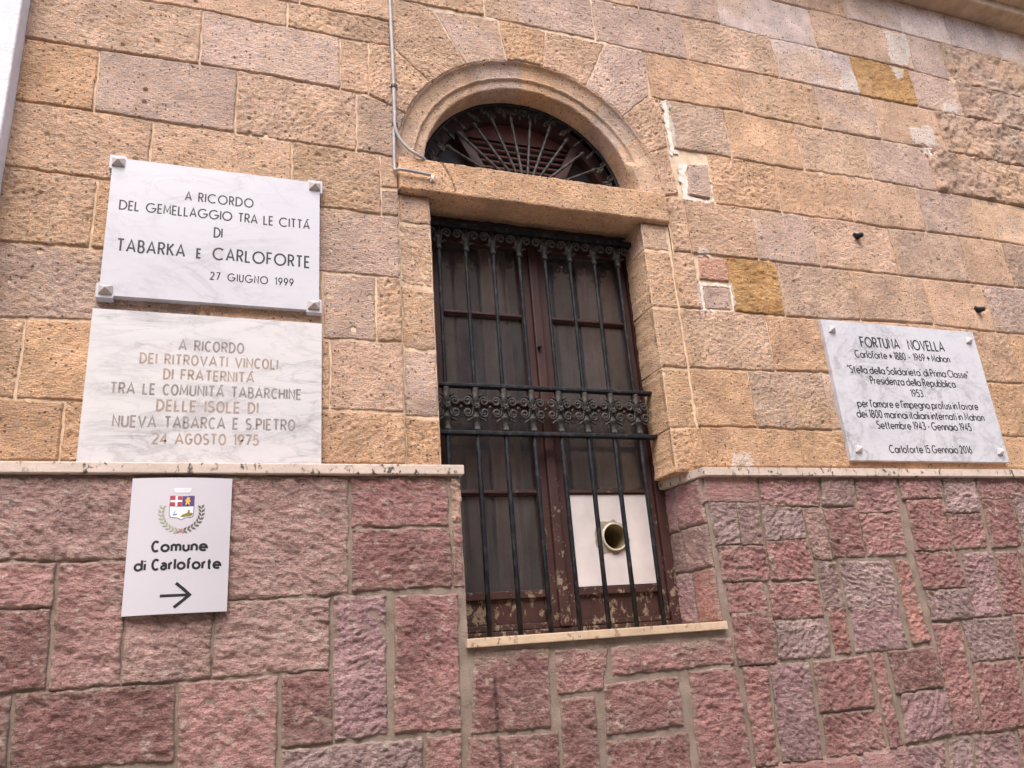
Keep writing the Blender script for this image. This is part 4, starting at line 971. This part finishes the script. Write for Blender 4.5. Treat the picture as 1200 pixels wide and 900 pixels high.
# ------------------------------------------------------------------ lettering: a single-line alphabet drawn as ribbons
def arc(cx, cy, rx, ry, a0, a1, n=None):
    n = n or max(4, int(abs(a1 - a0) / 15)); return [(cx + rx * math.cos(math.radians(a0 + (a1 - a0) * i / n)), cy + ry * math.sin(math.radians(a0 + (a1 - a0) * i / n))) for i in range(n + 1)]
def glyph(ch, o=.64, k=1.0, two=False):
    """strokes (cap height 1) and width; o = width of round capitals, k scales straight ones"""
    X = .62                                       # x-height
    if ch in 'ÁÀ':
        s, w = glyph('A', o, k); d = .09 if ch == 'Á' else -.09
        return s + [[(w / 2 + .14 - d, 1.06), (w / 2 + .14 + d, 1.2)]], w
    if ch == 'A': w = .62 * k + .06; return [[(0, 0), (w / 2, 1), (w, 0)], [(w * .16, .3), (w * .84, .3)]], w
    if ch == 'B': w = .46 * k; return [[(0, 0), (0, 1), (w * .45, 1)] + arc(w * .45, .76, w * .42, .24, 90, -90) + [(0, .52)], [(w * .45, .52)] + arc(w * .5, .26, w * .5, .26, 90, -90) + [(0, 0)]], w
    if ch == 'C': return [arc(o / 2, .5, o / 2, .5, 48, 312)], o * .9
    if ch == 'D': w = (o * .5 + .3 * k) * .9; return [[(0, 0), (0, 1), (w * .3, 1)] + arc(w * .3, .5, w * .7, .5, 90, -90) + [(0, 0)]], w
    if ch in 'Eε': w = .42 * k; return [[(w, 1), (0, 1), (0, 0), (w, 0)], [(0, .5), (w * .88, .5)]], w
    if ch == 'F': w = .42 * k; return [[(w, 1), (0, 1), (0, 0)], [(0, .5), (w * .85, .5)]], w
    if ch == 'G': return [arc(o / 2, .5, o / 2, .5, 48, 352) + [(o * .99, .46), (o * .55, .46)]], o
    if ch == 'H': w = .52 * k; return [[(0, 0), (0, 1)], [(w, 0), (w, 1)], [(0, .52), (w, .52)]], w
    if ch == 'I': return [[(0, 0), (0, 1)]], 0.0
    if ch == 'K': w = .5 * k; return [[(0, 0), (0, 1)], [(w * .95, 1), (0, .42)], [(w * .28, .58), (w, 0)]], w
    if ch == 'L': w = .40 * k; return [[(0, 1), (0, 0), (w, 0)]], w
    if ch == 'M': w = .70 * k; return [[(0, 0), (w * .06, 1), (w / 2, .22), (w * .94, 1), (w, 0)]], w
    if ch == 'N': w = .54 * k; return [[(0, 0), (0, 1), (w, 0), (w, 1)]], w
    if ch == 'O': return [arc(o / 2, .5, o / 2, .5, 90, 450, 28)], o
    if ch == 'P': w = .46 * k; return [[(0, 0), (0, 1), (w * .5, 1)] + arc(w * .5, .73, w * .5, .27, 90, -90) + [(0, .46)]], w
    if ch == 'R': w = .48 * k; return [[(0, 0), (0, 1), (w * .48, 1)] + arc(w * .48, .74, w * .48, .26, 90, -90) + [(0, .48)], [(w * .45, .48), (w, 0)]], w
    if ch == 'S': w = .46 * k; return [arc(w / 2, .755, w / 2 * .94, .245, 40, 270) + arc(w / 2, .255, w / 2, .255, 90, -145)], w
    if ch == 'T': w = .52 * k; return [[(0, 1), (w, 1)], [(w / 2, 1), (w / 2, 0)]], w
    if ch == 'U': w = .52 * k; return [[(0, 1), (0, w / 2)] + arc(w / 2, w / 2, w / 2, w / 2, 180, 360) + [(w, 1)]], w
    if ch == 'V': w = .62 * k; return [[(0, 1), (w / 2, 0), (w, 1)]], w
    if ch == '1': return [[(0, .82), (.16, 1), (.16, 0)]], .16
    if ch == '2': return [arc(.23, .74, .22, .26, 165, -35) + [(0, 0), (.48, 0)]], .48
    if ch == '3': return [arc(.2, .76, .2, .24, 150, -80) + [(.2, .53)] + arc(.2, .265, .24, .265, 90, -150)], .44
    if ch == '4': return [[(.36, 0), (.36, 1), (0, .28), (.5, .28)]], .5
    if ch == '5': return [[(.42, 1), (.09, 1), (.04, .56)] + arc(.2, .32, .25, .32, 110, -150)], .46
    if ch == '6': return [[(.34, 1), (.06, .5)] + arc(.24, .3, .24, .3, 140, 500, 22)], .48
    if ch == '7': return [[(0, 1), (.46, 1), (.14, 0)]], .46
    if ch == '8': return [arc(.23, .75, .19, .25, 90, 450, 22), arc(.23, .26, .23, .26, 90, 450, 22)], .46
    if ch == '9': return [[(.14, 0), (.42, .5)] + arc(.24, .7, .24, .3, -40, 320, 22)], .48
    if ch == '0': return [arc(.23, .5, .23, .5, 90, 450, 26)], .46
    r = X / 2
    if ch == 'a':
        if two: return [arc(.21, .42, .2, .2, 150, 0) + [(.41, 0)], [(.41, .36), (.2, .36)] + arc(.19, .18, .19, .18, 90, 270) + [(.28, 0), (.41, .12)]], .43
        return [arc(r, r, r, r, 0, 360, 22), [(2 * r, X), (2 * r, 0)]], 2 * r
    if ch == 'b': return [arc(r, r, r, r, 0, 360, 22), [(0, 1), (0, 0)]], 2 * r
    if ch == 'c': return [arc(r, r, r, r, 48, 312)], 1.75 * r
    if ch == 'd': return [arc(r, r, r, r, 0, 360, 22), [(2 * r, 1), (2 * r, 0)]], 2 * r
    if ch == 'e': return [[(0.02, r), (2 * r, r)] + arc(r, r, r, r, 0, 315)], 2 * r
    if ch == 'f': return [arc(.2, .84, .14, .16, 60, 180) + [(.06, 0)], [(-.04, X), (.22, X)]], .22
    if ch == 'g': return [arc(r, r, r, r, 0, 360, 22), [(2 * r, X), (2 * r, -.08)] + arc(r, -.08, r, .2, 0, -150)], 2 * r
    if ch in 'hn': w = .46; return [[(0, 1 if ch == 'h' else X), (0, 0)], [(0, .36)] + arc(w / 2, .38, w / 2, .24, 180, 0) + [(w, 0)]], w
    if ch == 'i': return [[(0, X), (0, 0)], [(0, .84), (0, .95)]], 0.0
    if ch == 'l': return [[(0, 1), (0, 0)]], 0.0
    if ch == 'm': w = .38; return [[(0, X), (0, 0)], [(0, .36)] + arc(w / 2, .4, w / 2, .22, 180, 0) + [(w, 0)], [(w, .36)] + arc(w * 1.5, .4, w / 2, .22, 180, 0) + [(2 * w, 0)]], 2 * w
    if ch == 'o': return [arc(r, r, r, r, 90, 450, 24)], 2 * r
    if ch == 'p': return [arc(r, r, r, r, 0, 360, 22), [(0, X), (0, -.28)]], 2 * r
    if ch == 'r': return [[(0, X), (0, 0)], [(0, .34)] + arc(.2, .36, .2, .26, 180, 75)], .24
    if ch == 's': w = .36; return [arc(w / 2, .465, w / 2 * .9, .155, 40, 270) + arc(w / 2, .155, w / 2, .155, 90, -145)], w
    if ch == 't': return [[(.1, .9), (.1, .12)] + arc(.2, .12, .1, .12, 180, 290), [(-.04, X), (.26, X)]], .26
    if ch == 'u': w = .46; return [[(0, X), (0, .24)] + arc(w / 2, .24, w / 2, .24, 180, 360), [(w, X), (w, 0)]], w
    if ch == 'v': w = .46; return [[(0, X), (w / 2, 0), (w, X)]], w
    if ch == 'z': w = .42; return [[(0, X), (w, X), (0, 0), (w, 0)]], w
    if ch == '.': return [[(0, 0), (0, .1)]], 0.02
    if ch == '-': return [[(0, .38), (.26, .38)]], .26
    if ch == "'": return [[(0, 1.02), (-.03, .8)]], 0.0
    if ch == '"': return [[(0, 1.02), (0, .78)], [(.1, 1.02), (.1, .78)]], .1
    if ch == '*': return [[(.3 + .3 * math.cos(math.radians(90 + 72 * i)) * q, .42 + .3 * math.sin(math.radians(90 + 72 * i)) * q) for q in (0, 1)] for i in range(5)], .6
    if ch == '+': return [[(.08, .42), (.52, .42)], [(.3, .2), (.3, .64)], [(.22, .12), (.38, .12)], [(.06, .36), (.06, .48)], [(.54, .36), (.54, .48)], [(.22, .66), (.38, .66)]], .6
    raise ValueError(ch)
def ribbon(bm, pts, w, put, lift, thick=.0012):
    P_ = []
    for p in pts:
        if not P_ or math.hypot(p[0] - P_[-1][0], p[1] - P_[-1][1]) > 1e-7: P_.append(p)
    n = len(P_); closed = math.hypot(P_[0][0] - P_[-1][0], P_[0][1] - P_[-1][1]) < 1e-6
    if closed: P_ = P_[:-1]; n -= 1
    L, Rr = [], []
    for i in range(n):
        a = P_[i - 1] if (closed or i) else None; b = P_[(i + 1) % n] if (closed or i < n - 1) else None; p = P_[i]
        d = []
        for q, s in ((a, 1), (b, -1)):
            if q is not None:
                v = ((p[0] - q[0]) * s, (p[1] - q[1]) * s); l = math.hypot(*v); d.append((v[0] / l, v[1] / l))
        t = (sum(v[0] for v in d), sum(v[1] for v in d)); l = math.hypot(*t) or 1; t = (t[0] / l, t[1] / l); nn = (-t[1], t[0])
        c = abs(nn[0] * -d[0][1] + nn[1] * d[0][0]); m = min(1 / max(c, .3), 2.0) * w / 2
        L.append((p[0] + nn[0] * m, p[1] + nn[1] * m)); Rr.append((p[0] - nn[0] * m, p[1] - nn[1] * m))
    f = [[bm.verts.new(put(x, z, lift)) for x, z in S] for S in (L, Rr)]; g = [[bm.verts.new(put(x, z, lift - thick)) for x, z in S] for S in (L, Rr)]
    for i in range(n if closed else n - 1):
        j = (i + 1) % n
        bm.faces.new((f[0][i], f[0][j], f[1][j], f[1][i])); bm.faces.new((f[0][i], f[0][j], g[0][j], g[0][i])); bm.faces.new((f[1][i], f[1][j], g[1][j], g[1][i]))
def text_line(name, s, x0, x1, z, cap, mat, parent, put, weight=.11, o=.64, k=1.0, gap=.2, space=.5, two=False, z1=None, small=None):
    """a line of writing fitted between x0 and x1, baseline from z to z1"""
    bm = bmesh.new(); items = []; x = 0
    for ch in s:
        if ch == ' ': x += space; continue
        st_, w = glyph(ch, o, k, two); sc = .76 if ch == 'ε' else 1
        items.append((x, sc, st_)); x += w * sc + gap
    tot = x - gap; fx = (x1 - x0 - cap * weight) / tot; z1 = z if z1 is None else z1
    lift = 0.0004
    for xo, sc, st_ in items:
        for i, stq in enumerate(st_):
            pts = [(x0 + cap * weight / 2 + (xo + a * sc) * fx, z + (z1 - z) * ((xo + a) / tot) + b * sc * cap) for a, b in stq]
            ribbon(bm, pts, cap * weight, put, lift + .00012 * i)
    return from_bm(name, bm, mat, parent)
def flat_put(y): return lambda x, z, l: (x, y - l, z)

def stud(parent, x, y, z, r, mat, h):
    bm = bmesh.new()
    base = [bm.verts.new((x + dx * r, y, z + dz * r)) for dx, dz in ((-1, -.75), (1, -.75), (1, .75), (-1, .75))]
    rim = [bm.verts.new((v.co.x, y - h * .22, v.co.z)) for v in base]; tip = bm.verts.new((x, y - h, z))
    for i in range(4):
        bm.faces.new((base[i], base[(i + 1) % 4], rim[(i + 1) % 4], rim[i])); bm.faces.new((rim[i], rim[(i + 1) % 4], tip))
    return from_bm('stud', bm, mat, parent)

# plaque of 1999, with ears at its corners
p1 = thing('marble_plaque', 'white marble plaque with pointed corner studs and black capitals, dated 1999, above the faded plaque', 'plaque')
x0, x1, z0, z1 = -.393, .286, 1.128, 1.642; e, ins = .050, .011
poly = [(x0, z0), (x0 + e, z0), (x0 + e, z0 + ins), (x1 - e, z0 + ins), (x1 - e, z0), (x1, z0), (x1, z0 + e), (x1 - ins, z0 + e), (x1 - ins, z1 - e), (x1, z1 - e), (x1, z1),
        (x1 - e, z1), (x1 - e, z1 - ins), (x0 + e, z1 - ins), (x0 + e, z1), (x0, z1), (x0, z1 - e), (x0 + ins, z1 - e), (x0 + ins, z0 + e), (x0, z0 + e)]
bm = bmesh.new(); prism(bm, poly, -.032, .004); bmesh.ops.bevel(bm, geom=list(bm.edges), offset=.0015, segments=1, affect='EDGES'); from_bm('slab', bm, MARB1, p1)
for x in (x0 + .027, x1 - .027):
    for z in (z0 + .027, z1 - .027): stud(p1, x, -.032, z, .019, STUDM, .022)
put = flat_put(-.032)
deco = dict(weight=.145, o=.98, k=.95, gap=.24, space=.55)
text_line('text_line', 'A RICORDO', -.160, .057, 1.503, .032, INKB, p1, put, **{**deco, 'gap': .3})
text_line('text_line', 'DEL GEMELLAGGIO TRA LE CITTÁ', -.352, .244, 1.443, .032, INKB, p1, put, **deco)
text_line('text_line', 'DI', -.065, -.037, 1.376, .034, INKB, p1, put, **deco)
text_line('text_line', 'TABARKA ε CARLOFORTE', -.348, .246, 1.294, .041, INKB, p1, put, **{**deco, 'gap': .28, 'space': .8})
text_line('text_line', '27 GIUGNO 1999', -.069, .193, 1.220, .026, INKB, p1, put, **{**deco, 'gap': .32, 'space': .8})

# older plaque of 1975 standing on the ledge
p2 = thing('marble_plaque', 'streaked marble plaque with faded tan and grey capitals, dated 1975, standing on the ledge', 'plaque')
bm = bmesh.new(); prism(bm, [(-.396, .6065), (.287, .6065), (.287, 1.092), (-.396, 1.092)], -.030, .004); bmesh.ops.bevel(bm, geom=list(bm.edges), offset=.0012, segments=1, affect='EDGES'); from_bm('slab', bm, MARB2, p2)
put = flat_put(-.030); cond = dict(weight=.175, o=.56, k=.95, gap=.26, space=.55)
for s, a, b, z, cap, mt in (('A RICORDO', -.149, .045, .971, .032, INKG), ('DEI RITROVATI VINCOLI', -.255, .150, .9225, .031, INKT), ('DI FRATERNITÁ', -.186, .079, .874, .031, INKT),
                            ('TRA LE COMUNITÀ TABARCHINE', -.328, .224, .823, .032, INKG), ('DELLE ISOLE DI', -.199, .094, .7725, .033, INKT), ('NUEVA TABARCA E S.PIETRO', -.314, .206, .720, .033, INKG),
                            ('24 AGOSTO 1975', -.204, .099, .670, .031, INKT)):
    text_line('text_line', s, a, b, z, cap, mt, p2, put, **cond)

# plaque of 2016 on the right
p3 = thing('marble_plaque', 'grey veined marble plaque dated 2016 with black mixed case writing right of the window', 'plaque')
x0, x1, z0, z1 = 2.396, 3.279, .648, 1.274
bm = bmesh.new(); prism(bm, [(x0, z0), (x1, z0), (x1, z1), (x0, z1)], -.022, .003); bmesh.ops.bevel(bm, geom=list(bm.edges), offset=.0015, segments=1, affect='EDGES'); from_bm('slab', bm, MARB3, p3)
for x in (x0 + .045, x1 - .045):
    for z in (z0 + .048, z1 - .045): stud(p3, x, -.022, z, .017, STUDW, .024)
put = flat_put(-.022); ag = dict(weight=.15, o=.86, gap=.22, space=.3)
for s, a, b, za, zb, cap, kw in (('FORTUNA  NOVELLA', 2.584, 3.072, 1.158, 1.165, .045, dict(space=.55, gap=.2)), ('Carloforte * 1880  -  1969 + Mahon', 2.539, 3.086, 1.106, 1.112, .033, dict(space=.26)),
                        ('"Stella della Solidarieta\' di Prima Classe"', 2.482, 3.176, 1.033, 1.040, .033, {}), ('Presidenza della Repubblica', 2.590, 3.078, .987, .991, .033, {}),
                        ('1953', 2.800, 2.872, .937, .938, .032, {}), ("per l'amore e l'impegno profusi in favore", 2.490, 3.180, .880, .889, .033, {}),
                        ('dei 1800 marinai italiani internati in Mahon', 2.474, 3.198, .834, .838, .033, {}), ('Settembre 1943 - Gennaio 1945', 2.569, 3.104, .787, .789, .033, {}),
                        ('Carloforte 15 Gennaio 2016', 2.605, 3.070, .683, .687, .032, {})):
    text_line('text_line', s, a, b, za, cap, INKB, p3, put, z1=zb, **{**ag, **kw})

# curved direction sign
sg = thing('direction_sign', 'pale curved direction sign with coat of arms and black arrow under the left ledge', 'sign')
SX0, SX1, SZ0, SZ1 = -.243, .025, .178, .557; SC, SH = (SX0 + SX1) / 2, (SX1 - SX0) / 2
def sign_y(x): return -.062 - .014 * (1 - ((x - SC) / SH) ** 2)
def sput(x, z, l): return (x, sign_y(x) - l, z)
bm = bmesh.new(); n = 24
xs = [SX0 + (SX1 - SX0) * i / n for i in range(n + 1)]
F_ = [[bm.verts.new((x, sign_y(x), z)) for x in xs] for z in (SZ0, SZ1)]; B_ = [[bm.verts.new((x, sign_y(x) + .004, z)) for x in xs] for z in (SZ0, SZ1)]
for i in range(n):
    bm.faces.new((F_[0][i], F_[0][i + 1], F_[1][i + 1], F_[1][i])); bm.faces.new((B_[0][i], B_[0][i + 1], B_[1][i + 1], B_[1][i]))
    for k in (0, 1): bm.faces.new((F_[k][i], F_[k][i + 1], B_[k][i + 1], B_[k][i]))
for i in (0, n): bm.faces.new((F_[0][i], F_[1][i], B_[1][i], B_[0][i]))
from_bm('panel', bm, PANEL, sg)
bm = bmesh.new()
for x in (SX0 + .003, SX1 - .006): box(bm, x, x + .003, sign_y(SX0) + .004, -.036, SZ0 + .004, SZ1 - .004)
from_bm('backing_frame', bm, EDGE, sg)
din = dict(weight=.235, o=.60, k=1.0, gap=.27, space=.42, two=True)
text_line('text_line', 'Comune', -.181, -.033, .348, .027, INKB, sg, sput, **din)
text_line('text_line', 'di Carloforte', -.222, .005, .298, .027, INKB, sg, sput, **din)
bm = bmesh.new(); ribbon(bm, [(-.150, .2265), (-.120, .2265), (-.09, .2265), (-.078, .2265)], .0075, sput, .0006)
ribbon(bm, [(-.111, .2595), (-.0915, .243), (-.0745, .2268), (-.0925, .211), (-.113, .1945)], .0080, sput, .0008); from_bm('arrow', bm, INKB, sg)
coat = bpy.data.objects.new('coat_of_arms', None); COL.objects.link(coat); coat.parent = sg; coat.empty_display_size = .03
def patch(name, poly, col, lift, mats={}):
    bm = bmesh.new(); f = [bm.verts.new(sput(x, z, lift)) for x, z in poly]; bm.faces.new(f)
    if col not in mats: mats[col] = mat_simple(name + '_print', col, .5, 0, .05, 20)
    return bm, mats[col]
def printed(name, polys, col, lift):
    bm = bmesh.new()
    for p in polys:
        f = [bm.verts.new(sput(x, z, lift)) for x, z in p]; g = [bm.verts.new(sput(x, z, lift - .0004)) for x, z in p]; k = len(p)
        bm.faces.new(f)
        for i in range(k): bm.faces.new((f[i], f[(i + 1) % k], g[(i + 1) % k], g[i]))
    return from_bm(name, bm, mat_simple(name + '_print', col, .5, 0, .08, 40), coat)
HXc, HW = -.108, .031; zt, zm, zb = .5025, .4735, .441
def rect(a, b, c, d): return [(a, c), (b, c), (b, d), (a, d)]
shield_pts = [(HXc - HW, zt), (HXc + HW, zt), (HXc + HW, zb + .008), (HXc + HW - .004, zb + .002), (HXc + .008, zb), (HXc, zb - .005), (HXc - .008, zb), (HXc - HW + .004, zb + .002), (HXc - HW, zb + .008)]
printed('shield', [[(HXc + (x - HXc) * 1.06, (zt + zb) / 2 + (z - (zt + zb) / 2) * 1.05) for x, z in shield_pts]], (.16, .13, .2), .0006)
printed('shield_white_field', [shield_pts], (.78, .78, .82), .0010)
printed('red_quarter', [rect(HXc - HW, HXc - .0005, zm, zt)], (.42, .035, .055), .0014)
printed('white_cross', [rect(HXc - HW, HXc - .0005, zm + .012, zm + .0175), rect(HXc - HW * .58, HXc - HW * .40, zm, zt)], (.8, .78, .8), .0018)
printed('violet_quarter', [rect(HXc + .0005, HXc + HW, zm, zt)], (.085, .045, .20), .0014)
gx = HXc + .016
printed('gold_lion', [[(gx - .007, zm + .003), (gx - .004, zm + .003), (gx - .002, zm + .009), (gx + .002, zm + .004), (gx + .005, zm + .003), (gx + .003, zm + .011), (gx + .008, zm + .015), (gx + .003, zm + .017), (gx + .005, zm + .024), (gx, zm + .026), (gx - .004, zm + .024), (gx - .006, zm + .018), (gx - .009, zm + .019), (gx - .006, zm + .013)]], (.72, .42, .05), .0018)
printed('green_hill', [[(HXc, zb + .001), (HXc + HW - .005, zb + .004), (HXc + HW - .001, zb + .010), (HXc + HW - .001, zb + .013), (HXc + .022, zb + .014), (HXc + .021, zb + .022), (HXc + .017, zb + .022), (HXc + .016, zb + .014), (HXc + .006, zb + .010), (HXc - .003, zb + .004)]], (.22, .19, .035), .0014)
printed('blue_boat', [[(HXc - .024, zb + .010), (HXc - .010, zb + .012), (HXc - .013, zb + .008), (HXc - .022, zb + .007)], [(HXc - .018, zb + .013), (HXc - .017, zb + .022), (HXc - .021, zb + .013)]], (.20, .26, .48), .0014)
cr = [[(HXc - .019, .513), (HXc + .019, .513), (HXc + .021, .517), (HXc - .021, .517)]] + [[(HXc + q * .0048 - .0016, .5175), (HXc + q * .0048 + .0016, .5175), (HXc + q * .0053 + .0017, .526), (HXc + q * .0053 - .0017, .526)] for q in range(-4, 5)]
printed('mural_crown', cr, (.84, .83, .86), .0010)
def leafy(s):
    out = []
    for i in range(9):
        t = i / 8; a = math.radians(262 - 92 * t) if s < 0 else math.radians(278 + 92 * t)
        x, z = HXc + .053 * math.cos(a), .458 + .054 * math.sin(a)
        for q in (-1, 1):
            d = a + s * -(-math.pi / 2) + q * .75
            ux, uz = math.cos(a + (math.pi / 2) * (1 if s > 0 else -1) + q * .7), math.sin(a + (math.pi / 2) * (1 if s > 0 else -1) + q * .7)
            l, w = .0135, .0030
            out.append([(x, z), (x + ux * l * .5 - uz * w, z + uz * l * .5 + ux * w), (x + ux * l, z + uz * l), (x + ux * l * .5 + uz * w, z + uz * l * .5 - ux * w)])
    return out
printed('laurel_branch', leafy(-1), (.36, .38, .24), .0010); printed('oak_branch', leafy(1), (.11, .115, .075), .0010)
printed('ribbon', [[(HXc - .010, .399), (HXc - .008, .397), (HXc, .403), (HXc + .008, .397), (HXc + .010, .399), (HXc + .002, .405), (HXc + .007, .412), (HXc, .407), (HXc - .007, .412), (HXc - .002, .405)]], (.45, .17, .17), .0016)

# ------------------------------------------------------------------ cables
def smooth_path(pts, n=8):
    out = []; P_ = [np.array(p, float) for p in pts]; P_ = [2 * P_[0] - P_[1]] + P_ + [2 * P_[-1] - P_[-2]]
    for i in range(1, len(P_) - 2):
        for k in range(n):
            t = k / n; a, b, c, d = P_[i - 1:i + 3]
            out.append(tuple(.5 * ((2 * b) + (c - a) * t + (2 * a - 5 * b + 4 * c - d) * t * t + (3 * b - a - 3 * c + d) * t ** 3)))
    return out + [tuple(P_[-2])]
cd = thing('conduit', 'thin grey conduit running down the wall left of the arch and bending along the lintel', 'conduit')
bm = bmesh.new(); tube(bm, smooth_path([(.553, -.012, 3.32), (.553, -.012, 2.6), (.556, -.012, 2.33), (.5575, -.013, 2.12), (.557, -.013, 1.94)]), .0075, 10)
tube(bm, smooth_path([(.554, -.012, 1.95), (.552, -.012, 1.85), (.551, -.013, 1.765), (.553, -.016, 1.742), (.566, -.034, 1.735), (.62, -.035, 1.733), (.684, -.034, 1.728)]), .0062, 10); from_bm('tube', bm, CONDUIT, cd, True)
for z in (2.125, 1.945):
    bm = bmesh.new(); tube(bm, [(.5575, -.013, z - .006), (.5575, -.013, z + .006)], .0115, 10); box(bm, .54, .575, -.006, .004, z - .006, z + .006, .001); from_bm('clip', bm, CLIP, cd)
bm = bmesh.new()
bmesh.ops.create_icosphere(bm, subdivisions=3, radius=.014)
for v in bm.verts:
    k = 1 + .35 * math.sin(v.co.x * 300 + 1) * math.cos(v.co.z * 260); v.co = Vector((.692 + v.co.x * .8 * k, -.022 + v.co.y * .5, 1.722 + v.co.z * 1.15 * k))
from_bm('filler_plug', bm, GYPSUM, cd, True)
bm = bmesh.new(); tube(bm, smooth_path([(.5575, -.020, 2.0), (.556, -.021, 1.935), (.572, -.022, 1.882), (.603, -.026, 1.838), (.640, -.03, 1.812), (.666, -.018, 1.806), (.684, .01, 1.797)]), .0060, 10)
tag(from_bm('cable', bm, CONDUIT, None, True), 'grey cable curving off the conduit over the top of the lintel into the fanlight', 'cable')

# ------------------------------------------------------------------ small ironwork left in the wall
def stub(x, z, label):
    t = thing('iron_stub', label, 'iron stub')
    bm = bmesh.new(); tube(bm, [(x, .004, z), (x, -.018, z - .002), (x + .003, -.036, z - .006)], [.013, .014, .011], 8); from_bm('rod', bm, IRON, t, True)
    bm = bmesh.new(); tube(bm, [(x - .018, -.006, z + .014), (x - .006, -.012, z + .004), (x + .008, -.014, z - .012)], [.007, .009, .006], 7); from_bm('broken_hook', bm, IRON, t, True)
stub(2.730, 1.727, 'dark cut iron stub stuck in the sandstone above the right marble plaque'); stub(3.378, 1.404, 'small dark iron stub just right of and above the right marble plaque')
stub(3.395, 2.33, 'dark iron stub in the eroded stone at the upper right') if False else None

# ------------------------------------------------------------------ neighbours
nb = thing('white_building', 'white plastered neighbouring building whose corner shows at the upper left edge', 'building')
bm = bmesh.new(); box(bm, -6.0, -.688, -.088, 3.0, GROUND, 6.0, .008, 3)
from_bm('wall', bm, PLASTER, nb)
op = thing('ochre_building', 'plain ochre building across the narrow street', 'building')
bm = bmesh.new(); box(bm, -9, 12, -7.6, -5.2, GROUND, 4.6); from_bm('wall', bm, FACADE, op)
for i in range(6):
    xw = -6 + 3 * i
    for zz in (-.4, 2.2):
        bm = bmesh.new(); box(bm, xw - .5, xw + .5, -5.21, -5.14, zz, zz + 1.5, .01); box(bm, xw - .62, xw + .62, -5.195, -5.10, zz - .08, zz, .01); from_bm('window', bm, SHUT, op)
